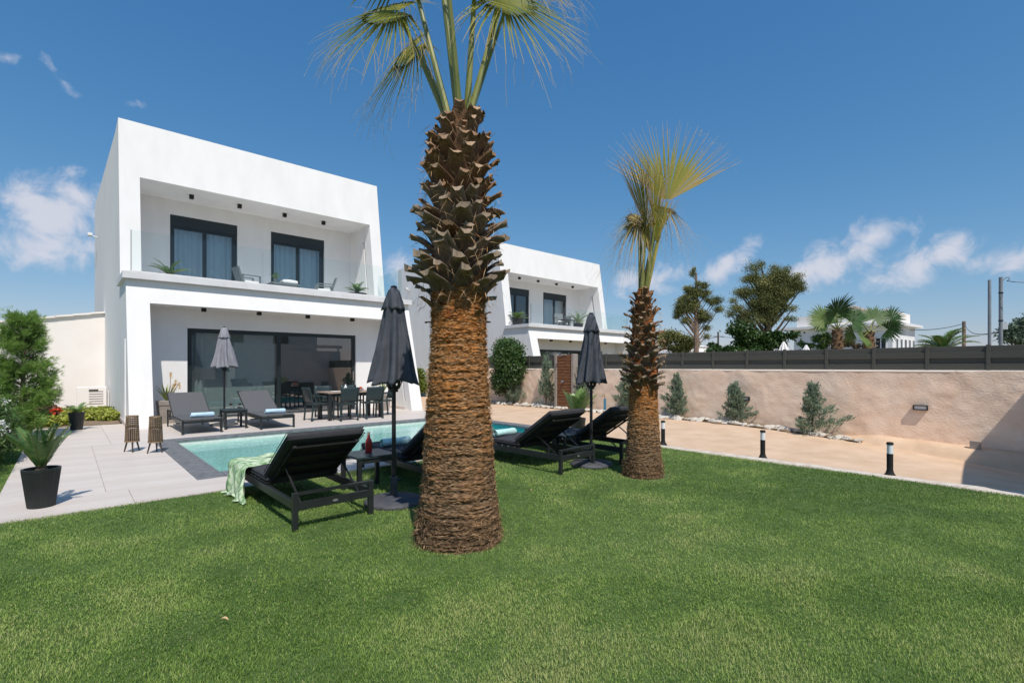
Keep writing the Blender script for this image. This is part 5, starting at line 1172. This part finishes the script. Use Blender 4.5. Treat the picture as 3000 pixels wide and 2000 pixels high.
far_tree('pine_tree','large bushy pine, the tallest tree behind the fence',2250,38,
   scatter(2235,840,60,62,26,14,24,r)+scatter(2285,830,55,48,22,13,22,r)+scatter(2215,905,70,45,22,13,22,r)+scatter(2290,890,48,40,14,11,18,r)+[(2232,775,12,14),(2350,845,14,12),(2345,830,10,9),(2140,920,14,10),(2150,880,14,10),(2310,935,18,9),(2165,855,16,11),(2180,945,20,12)],70000,.12,'pine_far',3,(2250,850,26),el=3.0)
far_tree('fig_tree','broad leaved bright green tree under the large pine',2235,36,
   scatter(2190,985,42,32,12,16,24,r)+scatter(2285,995,38,22,10,12,18,r)+scatter(2235,1010,55,20,8,12,18,r),11000,.22,'leaf',4,(2235,1000,14),el=1.5,sh=(-.1,.75))
far_tree('umbrella_pine','low rounded pine behind the small palm trunk',1985,46,scatter(1985,1000,46,26,18,13,20,r),14000,.22,'pine_far',5,(1985,1010,12),el=2.6,sh=(.1,1.1))
far_tree('roadside_tree','pale leaved tree at the right edge behind the fence',2990,20,scatter(2985,975,35,35,14,14,22,r)+scatter(3040,960,50,50,18,16,24,r),12000,.12,'juniper',6,(3000,990,10),el=2.4,sh=(-.3,.7))
far_tree('oleander','yellow green bush in front of the far white house',2405,27,scatter(2405,1000,38,22,14,9,15,r)+scatter(2370,1012,25,14,6,8,12,r),5000,.13,'leaf',7,None,el=3.,cat='bush',sh=(.5,1.35))
far_tree('dry_bush','dry tan bush between the two far palms',2480,28,scatter(2485,1008,28,16,8,9,13,r),2500,.14,'bootgrey',17,None,el=3.,cat='bush')
far_tree('dark_bush','small dark bush by the distant power pole',2096,50,scatter(2096,1022,14,16,7,8,12,r),2500,.26,'leaf',9,None,el=2.,cat='bush',sh=(-.2,.6))
far_tree('hedge','low mixed hedge behind the fence under the trees',2160,34,scatter(2150,1030,75,10,16,10,14,r)+scatter(2330,1034,30,6,5,6,9,r),5000,.18,'leaf',10,None,el=2.,cat='hedge',sh=(-.1,.8))
# far fan palms
def far_palm(label,px,pyt,D,fans,seed,tw=17):
    x,y=gpt(px,D); org=(x,y,0.); t=thing('far_fan_palm',label,'palm tree',org,group='palms behind the fence'); rg=np.random.default_rng(seed); top=np.array(wpt(px,pyt,D))-np.array(org); k=D/1440
    tm,_=trunk_mesh(t,[(-.3,tw*1.2*k),(top[2]*.6,tw*.95*k),(top[2],tw*.72*k)],70,40,seed,.05,lambda z:.12+0*z)
    ms=[BL_[i] for i in range(4)]; boots(tm,lambda z:tw*.85*k,top[2]-1.25,top[2]-.05,34,seed,ms,ms,0,(.9,.8))
    for (hx,hy,dy,R,nrm,s0) in fans:
        hub=at(hx,hy,D+dy,org); axis=hub-top; axis=axis/np.linalg.norm(axis)
        frond(t,org,top,hub,rg,R*k,34,4.6,axis,nrm,m='palmfar',pm='petiole',r0=.035,r1=.018,grav=.25,cup=.10,s0=s0,s1=s0+.15,threads=0,join=.55)
far_palm('upright fan palm with a dark fan, left of the far pair',2453,965,26,[(2452,918,-.4,70,vw(0,-1,.15),.15),(2415,935,.2,57,vw(-.4,-.8,.5),.85),(2425,950,.5,56,vw(-.5,-.6,.6),.6),(2495,938,.3,56,vw(.5,-.7,.5),.45),(2470,925,.9,56,vw(.2,-.5,.8),.5),(2440,930,1.2,52,vw(-.2,-.3,.9),.4)],41)
far_palm('spreading fan palm in front of the far house, right of the pair',2545,972,27,[(2520,940,-.3,52,vw(-.3,-.8,.6),.45),(2560,935,.2,52,vw(.1,-.6,.8),.6),(2610,935,.3,52,vw(.5,-.8,.3),.30),(2500,972,-.2,49,vw(-.6,-.6,-.2),.8),(2530,985,-.6,44,vw(-.5,-.9,-.1),.85),(2600,965,-.2,46,vw(.4,-.8,-.2),.35),(2570,925,.9,48,vw(.2,-.3,.9),.4),(2510,930,1.,48,vw(-.2,-.4,.9),.5)],43)
x,y=gpt(2764,24); dp=thing('date_palm','low date palm crown peeking over the fence','palm tree',(x,y,0)); MB().tube([(0,0,-.3),(0,0,2.1)],[.3,.24],10).build('trunk','bark_dark',dp)
cycad(dp,20,1.45,(22,82),51,nl=40,ll=.34,lw=.02,base=(0,0,2.1),trunk=.2,curve=-55)
# far white house
def far_house():
    a=np.array(wpt(2326,1074,58)); b=np.array(wpt(2615,1074,50.5)); L=float(np.linalg.norm(b-a)); d=(b-a)/L; t=thing('far_house','white flat roofed house behind the fan palms','house',(a[0],a[1],0),math.atan2(d[1],d[0]))
    H=5.72; MB().box(0,L,0,8,-.5,H).build('wall','house_far',t)
    sl=MB().box(-1.6,L+.6,-.6,8.6,H,H+.28).build('roof','white_paint',t)
    MB().box(.2,L-.2,.3,.5,H+.28,H+1.5).box(.2,.4,.5,7,H+.28,H+1.5).box(L-.4,L-.2,.5,7,H+.28,H+1.5).build('parapet','stucco_cream',sl)
    hp=MB(); cx=L*.53; hp.add([(cx-2.4,1,H+1.5),(cx+2.4,1,H+1.5),(cx+2.4,6,H+1.5),(cx-2.4,6,H+1.5),(cx,3.5,H+2.7)],[(0,1,4),(1,2,4),(2,3,4),(3,0,4)]); hp.build('tiled_roof','roof_tile',sl)
    MB().box(L*.86,L*.86+.35,2,2.4,H+.28,H+1.9).build('chimney','stucco_cream',sl)
    for x0,x1,z0,z1 in ((L*.74,L*.95,2.7,4.5),):
        w=MB(); w.box(x0,x1,-.05,.0,z0,z0+.12); w.box(x0,x1,-.05,0,z1-.12,z1); 
        for q in range(5): xx=x0+(x1-x0-.1)*q/4; w.box(xx,xx+.1,-.05,0,z0+.12,z1-.12)
        wo=w.build('window','white_paint',t); MB().box(x0+.05,x1-.05,-.02,-.004,z0+.1,z1-.1).build('pane','window_dark',wo)
    for q in range(5):
        y=.9+q*1.5; w=MB().box(L,L+.06,y,y+.85,1.6,4.4).build('window','white_paint',t); MB().box(L+.061,L+.066,y+.1,y+.75,1.7,4.3).build('pane','window_dark',w)
    MB().box(-1.5,-1.35,-.5,-.35,-.5,H).build('post','galv',t); MB().box(-2.6,0,.2,.4,1.6,2.5).build('balcony_panel','blue_trim',t)
    MB().box(-.6,L+1.6,-.8,8.4,1.15,1.35).build('terrace_slab','white_paint',t)
far_house()
x,y,z=wpt(2064,1074,70); t=thing('distant_house','small distant cream house with a rounded parapet','house',(x,y,0),-.5); MB().box(-2.6,2.0,0,5,0,2.6).build('wall','stucco_cream',t); MB().lathe([(1.9,2.6),(1.95,3.5),(1.95,3.65),(1.6,3.75),(1.6,4.2),(1.75,4.3),(1.0,4.45)],24,(0,2)).build('turret','stucco_cream',t)
# poles and wires
def pole(label,px,D,topy,r,m='galv',arm=0):
    x,y=gpt(px,D); zt=wpt(px,topy,D)[2]; t=thing('utility_pole',label,'pole',(x,y,0)); MB().tube([(0,0,-.3),(0,0,zt)],[r*1.15,r],12).build('shaft',m,t,smooth=True)
    if arm: MB().bar(np.array([0,0,zt-.8])-RT*arm,np.array([0,0,zt-.8])+RT*arm,.12,.12).build('cross_arm','bark_dark',t)
    return t,(x,y,zt)
pole('thinner plain metal pole just behind the fence, left of the pair',2899,10.3,820,.027)
p2,c2=pole('metal pole with bands and a small white box, right of the pair',2932,11.5,812,.036)
for dz in (.35,1.0,1.65): MB().lathe([(.044,c2[2]-dz-.03),(.044,c2[2]-dz)],12).build('band','black_metal',p2)
pb=MB().box(-.05,.05,-.05,.05,c2[2]-1.22,c2[2]-1.06).build('meter_box','white_paint',p2); pb.location=tuple(RT*.07-FW*.02)
p3,c3=pole('weathered wooden power pole beside the date palm',2824,58,941,.17,'bark')
p4,c4=pole('distant power pole with a cross arm between the pines',2104,85,972,.14,'bark_dark',arm=.9)
def wire(label,pts,r):
    o=MB().tube([tuple(p) for p in pts],r,5,cap=False).build('overhead_wire','black_metal'); tag(o,label,'wire')
def cat(p,q,s,n=14): p,q=np.array(p),np.array(q); return [p+(q-p)*t-np.array([0,0,4*s*t*(1-t)]) for t in np.linspace(0,1,n)]
wire('sagging wire from the far house to the wooden power pole',cat(wpt(2668,966,48),(c3[0],c3[1],c3[2]-.25),.25),.035)
wire('sagging wire from the wooden power pole to the metal pole',cat((c3[0],c3[1],c3[2]-.15),wpt(2925,973,11.6),.5),.02)
wire('short looped cable leaving the metal pole to the right',[wpt(2938,822,11.5),wpt(2945,814,11.5),wpt(2955,812,11.5),wpt(2958,817,11.5),wpt(2950,823,11.5),wpt(2975,826,11.2),wpt(3100,832,10.8)],.008)
wire('thin distant wire across the small pole between the pines',cat(wpt(2010,975,80),(c4[0],c4[1],c4[2]-.8),.6)+cat((c4[0],c4[1],c4[2]-.8),wpt(2300,970,90),.6)[1:],.035)
# parasol tips over the fence
for k,(px,py) in enumerate(((2296,1000),(2362,1010))):
    D=24; x,y=gpt(px,D); z=wpt(px,py,D)[2]; t=thing('far_parasol','pale closed parasol tip above the fence, %s one'%('left' if k==0 else 'right'),'parasol',(x,y,0)); 
    MB().lathe([(.24,z-1.1),(.20,z-.4),(.12,z-.2),(.03,z)],40,mod=lambda a,i,zz:1+.2*math.cos(8*a)).build('canopy','pillow',t,smooth=True); MB().tube([(0,0,0),(0,0,z-.5)],.025,8).build('pole','black_metal',t)
# furniture and plants on the twin villa's balcony
def b2(px,py,Y):
    d=FW+(px-1500)/1440*RT; s=Y/d[1]; return d[0]*s,Y
zb=3.65*.942-.02
for k,(px,s,lab) in enumerate(((1694,1.25,'leafy cycad on the twin villa balcony, beside white chairs'),(1518,.8,'small cycad on the twin villa balcony, left end'),)):
    x,y=b2(px,0,17.6+.3*k); t=thing('cycad_bowl',lab,'potted plant',(x,y,zb)); MB().lathe([(.12,0),(.26,.2),(.28,.36),(.0001,.34)],20).build('bowl','pot_black',t,smooth=True); cycad(t,15,.75*s,(10,75),70+k,base=(0,0,.36),nl=22,ll=.14,lw=.012,curve=-45,trunk=.07)
for k,(px,lab) in enumerate(((1652,'white chair on the twin villa balcony, left one'),(1672,'white chair on the twin villa balcony, right one'))):
    x,y=b2(px,0,17.2+.4*k); o=dup(A1,(x,y,zb),2.6-k,lab,'white chairs on the twin balcony')
    for c in o.children: 
        if c.data and 'cushion' in c.name: pass
t=thing('balcony_table','low dark table on the twin villa balcony','table',(b2(1660,0,16.9)[0],16.9,zb)); MB().box(-.4,.4,-.25,.25,.36,.40).build('table_top','black_metal',t); 
for x in (-.35,.35):
    for y in (-.2,.2): MB().box(x-.02,x+.02,y-.02,y+.02,0,.36).build('leg','black_metal',t)
for o in bpy.data.objects:
    if o.parent is None and o.type=='EMPTY' and o.get('label')=='x': print('UNLABELLED',o.name)
